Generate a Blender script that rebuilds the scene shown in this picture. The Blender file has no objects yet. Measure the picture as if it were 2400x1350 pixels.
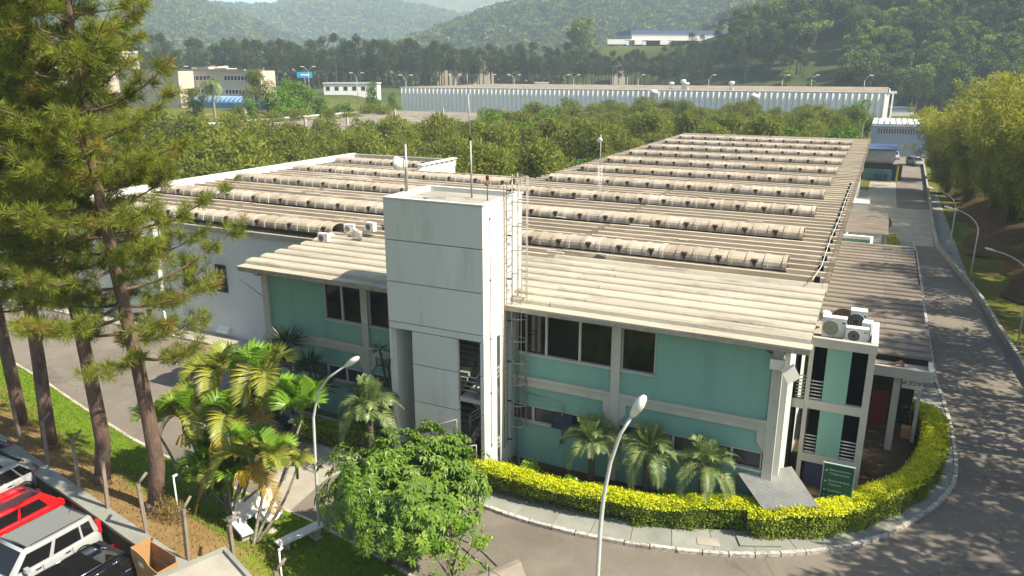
import bpy, bmesh, math, random
import numpy as np
from mathutils import Vector, Matrix
from mathutils.geometry import tessellate_polygon

# ------------------------------------------------------------------ camera, sky, sun, exposure
S = bpy.context.scene
rad = math.radians
CAM_H, PITCH, YAW, FPX = 17.0, rad(16.1), rad(25.85), 1765.0
cd = bpy.data.cameras.new("camera"); cam = bpy.data.objects.new("camera", cd); S.collection.objects.link(cam)
cam.location = (0, 0, CAM_H); cam.rotation_euler = (rad(90) - PITCH, 0, YAW)
cd.sensor_width = 36; cd.lens = 36 * FPX / 2400; cd.clip_start = 0.1; cd.clip_end = 9000
S.camera = cam
SUN_EL, SUN_AZ = rad(45.5), rad(2.5)                 # azimuth from +X towards +Y
sundir = Vector((math.cos(SUN_EL) * math.cos(SUN_AZ), math.cos(SUN_EL) * math.sin(SUN_AZ), math.sin(SUN_EL)))
W = bpy.data.worlds.new("World"); S.world = W; W.use_nodes = True
wn = W.node_tree.nodes; sky = wn.new("ShaderNodeTexSky"); sky.sky_type = 'NISHITA'; sky.sun_disc = False
sky.sun_elevation = SUN_EL; sky.sun_rotation = math.atan2(sundir.x, sundir.y)
sky.air_density = 1.0; sky.dust_density = 2.0; sky.ozone_density = 1.0; sky.altitude = 700
W.node_tree.links.new(sky.outputs[0], wn["Background"].inputs[0]); wn["Background"].inputs[1].default_value = 0.10
sl = bpy.data.lights.new("sun", 'SUN'); sl.energy = 5.0; sl.angle = rad(0.55); sl.color = (1.0, 0.90, 0.73)
so = bpy.data.objects.new("sun", sl); S.collection.objects.link(so)
so.rotation_euler = sundir.to_track_quat('Z', 'Y').to_euler(); so.location = (60, 0, 90)
S.view_settings.view_transform = 'Standard'; S.view_settings.look = 'None'
S.view_settings.gamma = 1.0; S.view_settings.use_curve_mapping = False; S.view_settings.exposure = 1.05
cy = S.cycles if hasattr(S, "cycles") else None
S.render.engine = 'CYCLES'
cy = S.cycles
cy.use_denoising = True; cy.max_bounces = 5; cy.diffuse_bounces = 3; cy.glossy_bounces = 2
cy.transmission_bounces = 3; cy.volume_bounces = 1; cy.transparent_max_bounces = 6; cy.sample_clamp_indirect = 6
cy.use_adaptive_sampling = True; cy.adaptive_threshold = 0.02

RNG = random.Random(7); NR = np.random.default_rng(7)
COL = S.collection
cph, sph = math.cos(YAW), math.sin(YAW)
def uv2w(u, v): return (u * cph - v * sph, u * sph + v * cph)
def w2uv(x, y): return (x * cph + y * sph, -x * sph + y * cph)
_F = Vector((-sph * math.cos(PITCH), cph * math.cos(PITCH), -math.sin(PITCH))); _R = Vector((cph, sph, 0)); _U = _R.cross(_F)
def ray(px, py): return (_F * FPX + _R * (px - 1200) - _U * (py - 675)).normalized()
def at_dist(px, py, d):                            # point of the place at horizontal distance d in the direction seen at px,py
    r = ray(px, py); k = d / math.hypot(r.x, r.y); return Vector((r.x * k, r.y * k, CAM_H + r.z * k))

# ------------------------------------------------------------------ terrain
def sst(x, a, b):
    t = np.clip((x - a) / (b - a), 0, 1); return t * t * (3 - 2 * t)
def _ridge(pts, r0):
    B, Hh = [], []
    for px, py in pts:
        r = ray(px, py); u, v = w2uv(r.x, r.y); B.append(math.atan2(u, v)); Hh.append(CAM_H + r0 * r.z / math.hypot(r.x, r.y))
    return np.array(B), np.array(Hh)
LAYERS = []
for r0, w, pts in [
    (1450, 620, [(-900, -120), (-300, -110), (0, -90), (300, -52), (440, 0), (520, 32), (600, 62), (683, 97), (760, 140), (1000, 165)]),
    (2000, 650, [(-300, 40), (300, 30), (440, 22), (490, 24), (560, 32), (620, 30), (690, 16), (760, 0), (850, 8), (950, 22), (1040, 40), (1150, 60), (1300, 80), (1700, 90)]),
    (2700, 500, [(700, 30), (900, -20), (1010, -16), (1100, -10), (1200, -3), (1240, 3), (1290, 2), (1400, -10), (1700, -10)]),
    (1150, 520, [(760, 165), (900, 130), (1000, 100), (1080, 66), (1130, 46), (1180, 28), (1250, 14), (1330, 3), (1450, 0), (1600, -12), (1750, -32), (2000, -60), (2400, -100), (3200, -150)]),
    (560, 250, [(1480, 165), (1540, 128), (1580, 96), (1610, 68), (1650, 38), (1690, 6), (1740, -22), (1850, -62), (2100, -140), (2400, -190), (3200, -240)]),
]:
    B, Hh = _ridge(pts, r0); LAYERS.append((r0, w, B, Hh))
def hnoise(x, y, s):
    return (np.sin(x / s + 1.3 * np.sin(y / (s * 1.7))) + np.sin(y / (s * .8) + 1.7 * np.sin(x / (s * 1.3)) + 2.1) + .5 * np.sin((x + y) / (s * .43)) + .5 * np.sin((x - 1.4 * y) / (s * .37))) / 3
def terrain(x, y):
    x = np.asarray(x, float); y = np.asarray(y, float)
    u = x * cph + y * sph; v = -x * sph + y * cph; r = np.hypot(x, y); b = np.arctan2(u, v)
    left = sst(-u, 38, 62)
    z = sst(v, 112, 178) * 8.2 * left + sst(v, 185, 235) * 2.4 * (1 - left)
    z = z + sst(v, 290, 400) * (9.5 - z)
    # grassy slope right of the road
    s = np.maximum(0, x - np.interp(y, [14, 24, 34, 42, 47.5, 58, 66, 76, 84.6, 110, 134, 205], [14, 12.6, 11.4, 10.2, 9.15, 8.5, 8.1, 7, 6.1, 6.5, 6.9, 8]) - 2.2) * sst(y, -60, 10) * (1 - sst(y, 190, 260))
    z = np.maximum(z, np.minimum(s * .42, 9 + s * .06) * sst(s, 0, 2.5) * (r < 400))
    # terrace of the far warehouse
    px = 1200 + 1837 * np.tan(np.clip(b, -1.4, 1.4))
    ter = sst(px, 1330, 1410) * (1 - sst(px, 1960, 2040)) * sst(r, 425, 490) * (1 - sst(r, 620, 700))
    hz = np.zeros_like(z)
    for r0, w, B, Hh in LAYERS:
        H = np.interp(b, B, Hh, left=Hh[0], right=Hh[-1]) * ((b > -1.5) & (b < 1.5))
        k = sst(r, r0 - w, r0) ** 0.9
        hz = np.maximum(hz, (H + hnoise(x, y, 55) * 5 * k * (r0 > 600)) * k - 25 * sst(r, r0, r0 + 400) + hnoise(x, y, 150) * 26 * k * (1 - k) * 3 * (r0 > 600))
    z = np.maximum(z, hz)
    z = z * (1 - ter) + ter * 31.5
    return z
def gz(x, y): return float(terrain(x, y))

# ------------------------------------------------------------------ materials
MATS = {}
def nm(name):
    m = bpy.data.materials.new(name); m.use_nodes = True; nt = m.node_tree
    return m, nt, nt.nodes["Principled BSDF"], nt.nodes, nt.links
def rgb(c): return (c[0], c[1], c[2], 1)
def surf(name, c1, c2=None, rough=.8, scale=2.0, bump=.0, bscale=30, metallic=0, stretch=(1, 1, 1), c3=None, s3=.3, spec=.3, a3=.55, coat=0, detail=6, t3=(.5, .68), orand=0):
    m, nt, bs, N, L = nm(name)
    bs.inputs["Roughness"].default_value = rough; bs.inputs["Metallic"].default_value = metallic
    bs.inputs["Specular IOR Level"].default_value = spec; bs.inputs["Coat Weight"].default_value = coat
    tc = N.new("ShaderNodeTexCoord"); mp = N.new("ShaderNodeMapping"); mp.inputs["Scale"].default_value = stretch
    L.new(tc.outputs["Object"], mp.inputs[0])
    if c2 is not None:
        n = N.new("ShaderNodeTexNoise"); n.inputs["Scale"].default_value = scale; n.inputs["Detail"].default_value = detail; n.inputs["Roughness"].default_value = .62
        L.new(mp.outputs[0], n.inputs[0])
        r = N.new("ShaderNodeMapRange"); r.inputs[1].default_value = .33; r.inputs[2].default_value = .67; L.new(n.outputs[0], r.inputs[0])
        mx = N.new("ShaderNodeMix"); mx.data_type = 'RGBA'; mx.inputs[6].default_value = rgb(c1); mx.inputs[7].default_value = rgb(c2)
        L.new(r.outputs[0], mx.inputs[0]); out = mx.outputs[2]
        if c3 is not None:
            n3 = N.new("ShaderNodeTexNoise"); n3.inputs["Scale"].default_value = s3; n3.inputs["Detail"].default_value = 8; n3.inputs["Roughness"].default_value = .7
            L.new(mp.outputs[0], n3.inputs[0])
            r3 = N.new("ShaderNodeMapRange"); r3.inputs[1].default_value = t3[0]; r3.inputs[2].default_value = t3[1]; r3.inputs[4].default_value = a3; L.new(n3.outputs[0], r3.inputs[0])
            m3 = N.new("ShaderNodeMix"); m3.data_type = 'RGBA'; L.new(out, m3.inputs[6]); m3.inputs[7].default_value = rgb(c3); L.new(r3.outputs[0], m3.inputs[0]); out = m3.outputs[2]
        if orand:
            oi = N.new("ShaderNodeObjectInfo"); mr = N.new("ShaderNodeMapRange"); mr.inputs[3].default_value = 1 - orand; mr.inputs[4].default_value = 1 + orand * .6; L.new(oi.outputs["Random"], mr.inputs[0])
            hv = N.new("ShaderNodeHueSaturation"); L.new(mr.outputs[0], hv.inputs["Value"]); L.new(out, hv.inputs["Color"]); out = hv.outputs[0]
            ad = N.new("ShaderNodeVectorMath"); ad.operation = 'MULTIPLY_ADD'; cb = N.new("ShaderNodeCombineXYZ"); L.new(oi.outputs["Random"], cb.inputs[0]); L.new(oi.outputs["Random"], cb.inputs[1]); L.new(cb.outputs[0], ad.inputs[0]); ad.inputs[1].default_value = (97, 53, 0); L.new(tc.outputs["Object"], ad.inputs[2]); L.new(ad.outputs[0], mp.inputs[0])
        L.new(out, bs.inputs["Base Color"])
    else:
        bs.inputs["Base Color"].default_value = rgb(c1)
    if bump:
        nb = N.new("ShaderNodeTexNoise"); nb.inputs["Scale"].default_value = bscale; nb.inputs["Detail"].default_value = 5; L.new(mp.outputs[0], nb.inputs[0])
        bp = N.new("ShaderNodeBump"); bp.inputs["Strength"].default_value = bump; bp.inputs["Distance"].default_value = .05
        L.new(nb.outputs[0], bp.inputs["Height"]); L.new(bp.outputs[0], bs.inputs["Normal"])
    MATS[name] = m; return m
def leafmat(name, dark, light, alt=None, trans=.35, rough=.5, spec=.3, oscale=.35):
    """foliage: hue from a per-leaf value, a slow noise and the object's own random"""
    m, nt, bs, N, L = nm(name)
    at = N.new("ShaderNodeAttribute"); at.attribute_name = "v"
    oi = N.new("ShaderNodeObjectInfo"); tc = N.new("ShaderNodeTexCoord")
    n = N.new("ShaderNodeTexNoise"); n.inputs["Scale"].default_value = oscale; n.inputs["Detail"].default_value = 3; L.new(tc.outputs["Object"], n.inputs[0])
    a = N.new("ShaderNodeMath"); a.operation = 'MULTIPLY_ADD'; L.new(n.outputs[0], a.inputs[0]); a.inputs[1].default_value = 1.1; a.inputs[2].default_value = -.42
    b2 = N.new("ShaderNodeMath"); b2.operation = 'MULTIPLY_ADD'; L.new(at.outputs["Fac"], b2.inputs[0]); b2.inputs[1].default_value = .6; L.new(a.outputs[0], b2.inputs[2])
    b3 = N.new("ShaderNodeMath"); b3.operation = 'MULTIPLY_ADD'; L.new(oi.outputs["Random"], b3.inputs[0]); b3.inputs[1].default_value = .45; L.new(b2.outputs[0], b3.inputs[2]); b3.use_clamp = True
    mx = N.new("ShaderNodeMix"); mx.data_type = 'RGBA'; mx.inputs[6].default_value = rgb(dark); mx.inputs[7].default_value = rgb(light); L.new(b3.outputs[0], mx.inputs[0])
    out = mx.outputs[2]
    if alt is not None:
        r = N.new("ShaderNodeMapRange"); r.inputs[1].default_value = .86; r.inputs[2].default_value = 1.0; r.inputs[4].default_value = .85; L.new(at.outputs["Fac"], r.inputs[0])
        m3 = N.new("ShaderNodeMix"); m3.data_type = 'RGBA'; L.new(out, m3.inputs[6]); m3.inputs[7].default_value = rgb(alt); L.new(r.outputs[0], m3.inputs[0]); out = m3.outputs[2]
    L.new(out, bs.inputs["Base Color"]); bs.inputs["Roughness"].default_value = rough; bs.inputs["Specular IOR Level"].default_value = spec
    tr = N.new("ShaderNodeBsdfTranslucent"); L.new(out, tr.inputs[0])
    ms = N.new("ShaderNodeMixShader"); ms.inputs[0].default_value = trans; L.new(bs.outputs[0], ms.inputs[1]); L.new(tr.outputs[0], ms.inputs[2])
    L.new(ms.outputs[0], N["Material Output"].inputs[0]); MATS[name] = m; return m

M = {}
M['teal'] = surf('teal_paint', (.180, .345, .280), (.205, .385, .31), .75, .5, .15, 60, c3=(.125, .27, .22), s3=.9, a3=.55, stretch=(1, 1, .16), t3=(.5, .72))
M['trim'] = surf('trim_paint', (.47, .46, .39), (.40, .39, .33), .75, .8, .1, 40, c3=(.33, .33, .28), s3=.9, a3=.5)
M['white'] = surf('white_wall', (.63, .65, .59), (.58, .605, .55), .75, .35, .08, 50, c3=(.36, .345, .27), s3=1.1, a3=.55, stretch=(1, 1, .12), t3=(.54, .76), orand=0.05)
M['white2'] = surf('white_wall_side', (.60, .615, .60), (.56, .575, .56), .8, .3, .08, 50, c3=(.38, .385, .36), s3=.22, a3=.4, t3=(.5, .75))
M['cream'] = surf('cream_concrete', (.50, .455, .355), (.40, .36, .28), .9, .6, .45, 18, c3=(.20, .175, .135), s3=1.0, a3=.85, stretch=(.35, 1.6, 1), t3=(.52, .7), orand=0.08)
M['old'] = surf('weathered_shaded_concrete', (.235, .195, .14), (.155, .125, .09), .92, .8, .4, 14, c3=(.40, .35, .26), s3=.6, a3=.8, stretch=(.3, 1.2, 1.2), t3=(.55, .68), orand=0.18)  # weathered tone, darkened further to paint shade on the front slopes
M['ridge'] = surf('sunlit_ridge_concrete', (.56, .49, .37), (.44, .38, .28), .92, 1.2, .3, 14, c3=(.26, .21, .15), s3=.8, a3=.8, stretch=(.4, 1.2, 1), t3=(.55, .66), orand=0.15)  # paler than the beam: sunlight on the ridge tops put into the colour
M['old2'] = surf('weathered_shaded_concrete_left', (.27, .22, .16), (.17, .135, .095), .92, .8, .4, 14, c3=(.52, .46, .36), s3=.5, a3=.85, stretch=(.3, 1.2, 1.2), t3=(.53, .64), orand=0.18)  # weathered like the main roof, with slope shade mixed into the colour
M['cap'] = surf('vent_cap_concrete', (.46, .395, .30), (.34, .28, .20), .9, 1.2, .4, 12, c3=(.55, .49, .40), s3=.8, a3=.7, t3=(.5, .64), orand=0.22)
M['cap2'] = surf('vent_cap_concrete_pale', (.50, .45, .37), (.38, .33, .25), .9, 1.2, .4, 12, c3=(.30, .24, .17), s3=.8, a3=.6, t3=(.5, .66), orand=0.15)
M['dkroof'] = surf('brown_sheet', (.215, .185, .15), (.155, .135, .11), .9, .9, .3, 12, c3=(.36, .30, .24), s3=.5, stretch=(.4, 1.5, 1), orand=0.12)
M['curb_shade'] = surf('vent_shadow', (.03, .025, .02), None, .95)  # near-black colour painting the shadow line below the vent caps
M['notch'] = surf('vent_notch', (.10, .08, .055), (.05, .04, .03), .95, 4)
M['glass'] = surf('window_glass', (.010, .010, .010), None, .06, spec=.45)
M['glassb'] = surf('dusty_glass', (.03, .035, .05), None, .2, spec=.5)
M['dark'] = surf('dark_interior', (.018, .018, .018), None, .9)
M['steel'] = surf('galvanised_steel', (.42, .40, .36), (.28, .26, .23), .5, 4, .1, 30, metallic=.35)
M['wsteel'] = surf('painted_steel', (.62, .62, .58), (.5, .5, .46), .5, 3)
M['rust'] = surf('rusty_steel', (.13, .085, .06), (.2, .14, .1), .8, 6)
M['plastic'] = surf('white_plastic', (.74, .73, .68), (.66, .65, .6), .45, 2)
M['grille'] = surf('fan_grille', (.035, .035, .035), (.06, .06, .055), .6, 20)
M['grille2'] = surf('dusty_grille', (.34, .33, .22), (.26, .25, .17), .7, 20)
M['asphalt'] = surf('asphalt', (.235, .207, .165), (.19, .168, .136), .95, .5, .5, 60, c3=(.13, .115, .095), s3=.16, a3=.7, t3=(.47, .66), detail=10)
M['conc'] = surf('pavement_concrete', (.30, .31, .27), (.24, .25, .215), .92, .7, .3, 40, c3=(.16, .16, .13), s3=.9, a3=.5, orand=0.1)
M['conc2'] = surf('pale_concrete', (.42, .39, .32), (.33, .30, .245), .92, .8, .3, 40, c3=(.2, .18, .15), s3=.6, a3=.5)
M['kerbw'] = surf('whitewashed_kerb', (.60, .56, .50), (.46, .42, .37), .9, 5, .4, 30, c3=(.2, .17, .14), s3=6, a3=.85, t3=(.5, .6), orand=0.2)
M['bark'] = surf('pine_bark', (.16, .105, .075), (.085, .055, .042), .95, 3, .9, 14, stretch=(1, 1, .35), c3=(.24, .17, .13), s3=5)
M['bark2'] = surf('grey_bark', (.15, .12, .085), (.08, .062, .045), .95, 5, .7, 14)
M['palmtrunk'] = surf('palm_stem', (.32, .30, .22), (.16, .14, .10), .85, 3, .5, 10, stretch=(1, 1, 4))
M['grass'] = surf('lawn', (.085, .155, .018), (.15, .215, .03), 1, 1.2, .6, 60, c3=(.24, .17, .07), s3=.35, a3=.55, spec=.05, t3=(.55, .7))
M['drygrass'] = surf('dry_lawn', (.26, .175, .075), (.17, .13, .045), 1, 1.4, .6, 60, c3=(.12, .16, .03), s3=.6, a3=.7, spec=.05, t3=(.47, .62))
M['soil'] = surf('garden_soil', (.05, .036, .024), (.075, .053, .032), 1, 2, .6, 20, c3=(.04, .055, .018), s3=.8, spec=.05)
M['darksoil'] = surf('moss_soil', (.05, .05, .04), (.08, .075, .05), 1, 2, .6, 20, spec=.05)
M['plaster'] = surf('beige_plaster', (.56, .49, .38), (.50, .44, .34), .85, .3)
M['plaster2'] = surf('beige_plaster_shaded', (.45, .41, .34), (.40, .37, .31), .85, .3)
M['ribwhite'] = surf('white_ribbed_wall', (.80, .79, .75), (.74, .73, .69), .8, .3, c3=(.58, .57, .52), s3=.2, a3=.4)
M['blue'] = surf('blue_awning', (.08, .22, .42), (.14, .32, .52), .4, .5)
M['blueroof'] = surf('blue_roof', (.06, .10, .20), None, .6)
M['navy'] = surf('navy_wall', (.035, .045, .10), None, .6)
M['bluew'] = surf('pale_blue_wall', (.35, .44, .50), (.30, .38, .44), .8, .4)
M['greyroof'] = surf('grey_fibre_sheet', (.50, .50, .46), (.42, .42, .39), .8, 2, .2, 20, c3=(.2, .2, .17), s3=1.2, a3=.4)
M['signg'] = surf('green_sign', (.012, .075, .055), (.016, .085, .062), .35, 1)
M['signt'] = surf('sign_lettering', (.42, .50, .42), None, .6)
M['black'] = surf('black_paint', (.008, .008, .008), None, .5)
M['rubber'] = surf('rubber', (.015, .015, .015), None, .9)
M['carred'] = surf('red_paint', (.62, .008, .012), None, .22, spec=.5, coat=.6)
M['carsil'] = surf('silver_paint', (.27, .28, .265), None, .35, metallic=.3, spec=.5, coat=.5)
M['carwhite'] = surf('pale_silver_paint', (.40, .415, .41), None, .28, metallic=.15, spec=.5, coat=.5)
M['carblack'] = surf('black_car_paint', (.006, .008, .013), None, .12, spec=.5, coat=.8)
M['post'] = surf('old_post_concrete', (.27, .23, .175), (.19, .16, .12), .95, 5, .5, 30)
M['cargrey'] = surf('dark_grey_car_paint', (.05, .055, .06), None, .2, spec=.5, coat=.6)
M['chrome'] = surf('chrome', (.7, .7, .72), None, .15, metallic=1)
M['redlight'] = surf('red_lamp', (.55, .01, .015), None, .2, spec=.5)
M['cardboard'] = surf('cardboard', (.42, .245, .10), (.36, .20, .08), .85, 3)
M['cardin'] = surf('cardboard_print', (.16, .09, .04), None, .9)
M['headw'] = surf('lamp_head', (.78, .76, .70), (.66, .63, .56), .4, 6)
M['redpanel'] = surf('red_panel', (.11, .008, .008), None, .6)
M['bluebin'] = surf('blue_bin', (.03, .10, .18), None, .5)
M['orange'] = surf('orange_plastic', (.75, .22, .02), None, .5)
M['yellow'] = surf('yellow_paint', (.70, .45, .03), None, .6)
M['hose'] = surf('pink_hose', (.42, .19, .14), (.34, .15, .11), .6, 6)
M['letter'] = surf('blue_lettering', (.02, .35, .62), None, .5)
_m = M['asphalt']; _N = _m.node_tree.nodes; _L = _m.node_tree.links; _b = _N["Principled BSDF"]; _src = _b.inputs["Base Color"].links[0].from_socket
_tc = _N.new("ShaderNodeTexCoord"); _nz = _N.new("ShaderNodeTexNoise"); _nz.inputs["Scale"].default_value = 1.3; _nz.inputs["Detail"].default_value = 6; _L.new(_tc.outputs["Object"], _nz.inputs[0])
_ad = _N.new("ShaderNodeVectorMath"); _ad.operation = 'MULTIPLY_ADD'; _L.new(_nz.outputs["Color"], _ad.inputs[0]); _ad.inputs[1].default_value = (1.4, 1.4, 0); _L.new(_tc.outputs["Object"], _ad.inputs[2])
_v = _N.new("ShaderNodeTexVoronoi"); _v.feature = 'DISTANCE_TO_EDGE'; _v.inputs["Scale"].default_value = .13; _L.new(_ad.outputs[0], _v.inputs[0])
_r = _N.new("ShaderNodeMapRange"); _r.inputs[1].default_value = .002; _r.inputs[2].default_value = .008; _r.inputs[3].default_value = .28; _r.inputs[4].default_value = 0; _L.new(_v.outputs[0], _r.inputs[0])
_x = _N.new("ShaderNodeMix"); _x.data_type = 'RGBA'; _L.new(_r.outputs[0], _x.inputs[0]); _L.new(_src, _x.inputs[6]); _x.inputs[7].default_value = (.06, .052, .042, 1)
_s = _N.new("ShaderNodeTexNoise"); _s.inputs["Scale"].default_value = 45; _s.inputs["Detail"].default_value = 3; _L.new(_tc.outputs["Object"], _s.inputs[0]); _q = _N.new("ShaderNodeMapRange"); _q.inputs[1].default_value = .3; _q.inputs[2].default_value = .7; _q.inputs[3].default_value = .82; _q.inputs[4].default_value = 1.15; _L.new(_s.outputs[0], _q.inputs[0])
_h = _N.new("ShaderNodeHueSaturation"); _L.new(_q.outputs[0], _h.inputs["Value"]); _L.new(_x.outputs[2], _h.inputs["Color"]); _L.new(_h.outputs[0], _b.inputs["Base Color"])
# leaves
M['Lpine'] = leafmat('pine_needles', (.085, .115, .014), (.31, .35, .045), (.34, .20, .05), .45, .5, .25, .5)
M['Lbelt'] = leafmat('feathery_leaves', (.07, .105, .015), (.235, .27, .032), (.34, .29, .06), .4, .6, .2, .25)
M['Lbeltg'] = leafmat('bright_leaves', (.06, .12, .015), (.18, .31, .03), None, .4, .6, .2, .3)
M['Lfarpine'] = leafmat('far_pine_needles', (.022, .04, .013), (.065, .095, .026), None, .2, .7, .15, .12)
M['Lhill'] = leafmat('hillside_leaves', (.05, .09, .016), (.19, .26, .035), None, .3, .7, .15, .15)
M['Lhilld'] = leafmat('dark_hillside_leaves', (.034, .06, .016), (.11, .15, .034), None, .25, .7, .15, .15)
M['Lhillb'] = leafmat('lime_hillside_leaves', (.10, .19, .015), (.30, .44, .035), None, .4, .7, .15, .2)
M['Lfar'] = leafmat('distant_leaves', (.05, .085, .022), (.15, .20, .04), None, .2, .8, .1, .1)
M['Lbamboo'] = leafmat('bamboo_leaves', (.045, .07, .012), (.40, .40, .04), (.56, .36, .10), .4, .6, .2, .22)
M['Lhedge'] = leafmat('hedge_leaves', (.07, .13, .008), (.20, .27, .012), None, .3, .5, .3, 1.2)
M['Lhedget'] = leafmat('hedge_new_growth', (.44, .52, .008), (.68, .70, .012), None, .3, .5, .3, 1.0)
M['Lhedgeg'] = leafmat('hedge_green_growth', (.13, .21, .012), (.25, .33, .015), None, .3, .5, .3, 1.0)
M['Ltree'] = leafmat('glossy_leaves', (.018, .06, .009), (.15, .26, .025), (.28, .36, .05), .25, .42, .4, .9)
M['Lshrub'] = leafmat('lime_leaves', (.15, .33, .02), (.32, .50, .04), None, .4, .4, .4, 1.0)
M['Lareca'] = leafmat('areca_fronds', (.12, .19, .035), (.36, .40, .06), (.58, .38, .03), .4, .4, .4, .7)
M['Larecag'] = leafmat('areca_green_fronds', (.11, .24, .02), (.27, .46, .04), None, .45, .35, .5, .7)
M['Lphoenix'] = leafmat('date_palm_fronds', (.08, .15, .05), (.27, .35, .12), None, .3, .4, .4, .7)
M['Lyucca'] = leafmat('yucca_leaves', (.014, .04, .014), (.045, .09, .028), None, .2, .35, .5, .7)
M['Lgrass'] = leafmat('grass_blades', (.08, .16, .014), (.20, .29, .03), (.3, .24, .08), .35, .6, .2, .4)
M['Ldry'] = leafmat('dry_grass_blades', (.22, .15, .055), (.34, .25, .10), (.16, .2, .04), .3, .7, .1, .5)
M['flower'] = surf('yellow_flower_stalks', (.78, .50, .02), None, .6)
M['Lorange'] = leafmat('dying_fronds', (.26, .17, .03), (.46, .30, .04), None, .4, .5, .3, .7)

# ------------------------------------------------------------------ mesh building
class MB:
    def __init__(s): s.v = []; s.f = []; s.m = []; s.mats = []; s.sm = []
    def mi(s, m):
        m = M[m] if isinstance(m, str) else m
        if m not in s.mats: s.mats.append(m)
        return s.mats.index(m)
    def add(s, vs, fs, m, smooth=False):
        o = len(s.v); k = s.mi(m); s.v.extend([tuple(p) for p in vs])
        for f in fs: s.f.append(tuple(i + o for i in f)); s.m.append(k); s.sm.append(smooth)
        return s
    def box(s, x0, x1, y0, y1, z0, z1, m):
        return s.add([(x0, y0, z0), (x1, y0, z0), (x1, y1, z0), (x0, y1, z0), (x0, y0, z1), (x1, y0, z1), (x1, y1, z1), (x0, y1, z1)],
                     [(0, 3, 2, 1), (4, 5, 6, 7), (0, 1, 5, 4), (1, 2, 6, 5), (2, 3, 7, 6), (3, 0, 4, 7)], m)
    def prism(s, pts, h0, h1, m, smooth=False):      # polygon in XY between two heights
        n = len(pts); vs = [(p[0], p[1], h0) for p in pts] + [(p[0], p[1], h1) for p in pts]
        fs = [(i, (i + 1) % n, (i + 1) % n + n, i + n) for i in range(n)]
        tri = tessellate_polygon([[Vector((p[0], p[1], 0)) for p in pts]])
        a = sum(pts[i][0] * pts[(i + 1) % n][1] - pts[(i + 1) % n][0] * pts[i][1] for i in range(n))
        if a < 0: fs = [f[::-1] for f in fs]
        for t in tri:
            t = tuple(t); p, q, r = (pts[i] for i in t)
            if (q[0] - p[0]) * (r[1] - p[1]) - (q[1] - p[1]) * (r[0] - p[0]) < 0: t = t[::-1]
            fs.append(tuple(i + n for i in t)); fs.append(t[::-1])
        return s.add(vs, fs, m, smooth)
    def sheet(s, pts, z, m):
        n = len(pts); fs = []
        for t in tessellate_polygon([[Vector((p[0], p[1], 0)) for p in pts]]):
            t = tuple(t); p, q, r = (pts[i] for i in t)
            if (q[0] - p[0]) * (r[1] - p[1]) - (q[1] - p[1]) * (r[0] - p[0]) < 0: t = t[::-1]
            fs.append(t)
        return s.add([(p[0], p[1], z) for p in pts], fs, m)
    def profx(s, prof, x0, x1, m, smooth=False, closed=True, caps=True):   # profile in YZ extruded along X
        n = len(prof); vs = [(x0, p[0], p[1]) for p in prof] + [(x1, p[0], p[1]) for p in prof]
        rng = range(n) if closed else range(n - 1)
        fs = [(i, i + n, (i + 1) % n + n, (i + 1) % n) for i in rng]
        if closed and caps: fs += [tuple(range(n)), tuple(range(2 * n - 1, n - 1, -1))]
        return s.add(vs, fs, m, smooth)
    def tube(s, pts, r, m, n=8, caps=True):
        pts = [Vector(p) for p in pts]; rr = r if isinstance(r, (list, tuple)) else [r] * len(pts)
        vs = []; up = Vector((0, 0, 1)); prev = None
        for i, p in enumerate(pts):
            d = (pts[min(i + 1, len(pts) - 1)] - pts[max(i - 1, 0)]).normalized()
            a = prev - d * prev.dot(d) if prev is not None else d.cross(up if abs(d.z) < .9 else Vector((1, 0, 0)))
            if a.length < 1e-6: a = d.orthogonal()
            a.normalize(); prev = a; b = d.cross(a)
            for k in range(n):
                t = 2 * math.pi * k / n; vs.append(p + (a * math.cos(t) + b * math.sin(t)) * rr[i])
        fs = [(i * n + k, i * n + (k + 1) % n, (i + 1) * n + (k + 1) % n, (i + 1) * n + k) for i in range(len(pts) - 1) for k in range(n)]
        if caps: fs += [tuple(range(n))[::-1], tuple((len(pts) - 1) * n + k for k in range(n))]
        return s.add(vs, fs, m, True)
    def cyl(s, c, r, h, m, n=16, r2=None):
        return s.tube([(c[0], c[1], c[2]), (c[0], c[1], c[2] + h)], [r, r if r2 is None else r2], m, n)
    def lathe(s, c, prof, m, n=16):                 # prof [(r,z)]
        vs = [(c[0] + r * math.cos(2 * math.pi * k / n), c[1] + r * math.sin(2 * math.pi * k / n), c[2] + z) for r, z in prof for k in range(n)]
        fs = [(i * n + k, i * n + (k + 1) % n, (i + 1) * n + (k + 1) % n, (i + 1) * n + k) for i in range(len(prof) - 1) for k in range(n)]
        fs += [tuple(range(n))[::-1], tuple((len(prof) - 1) * n + k for k in range(n))]
        return s.add(vs, fs, m, True)
    def mesh(s, name):
        me = bpy.data.meshes.new(name); me.from_pydata(s.v, [], s.f)
        for m in s.mats: me.materials.append(m)
        me.polygons.foreach_set("material_index", s.m); me.polygons.foreach_set("use_smooth", s.sm); me.update(); return me
    def build(s, name, parent=None, loc=None, **kw): return place(name, s.mesh(name), parent, loc, **kw)
def place(name, me, parent=None, loc=None, rot=None, scale=None, label=None, cat=None, group=None, kind=None):
    o = bpy.data.objects.new(name, me); COL.objects.link(o)
    if parent is not None: o.parent = parent
    if loc is not None: o.location = loc
    if rot is not None: o.rotation_euler = rot
    if scale is not None: o.scale = (scale,) * 3 if isinstance(scale, (int, float)) else scale
    if label: o['label'] = label
    if cat: o['category'] = cat
    if group: o['group'] = group
    if kind: o['kind'] = kind
    return o
def thing(name, label, cat, loc=(0, 0, 0), rz=0, group=None): return place(name, None, None, loc, (0, 0, rz), None, label, cat, group)
def struct(o): o['kind'] = 'structure'; return o
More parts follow.
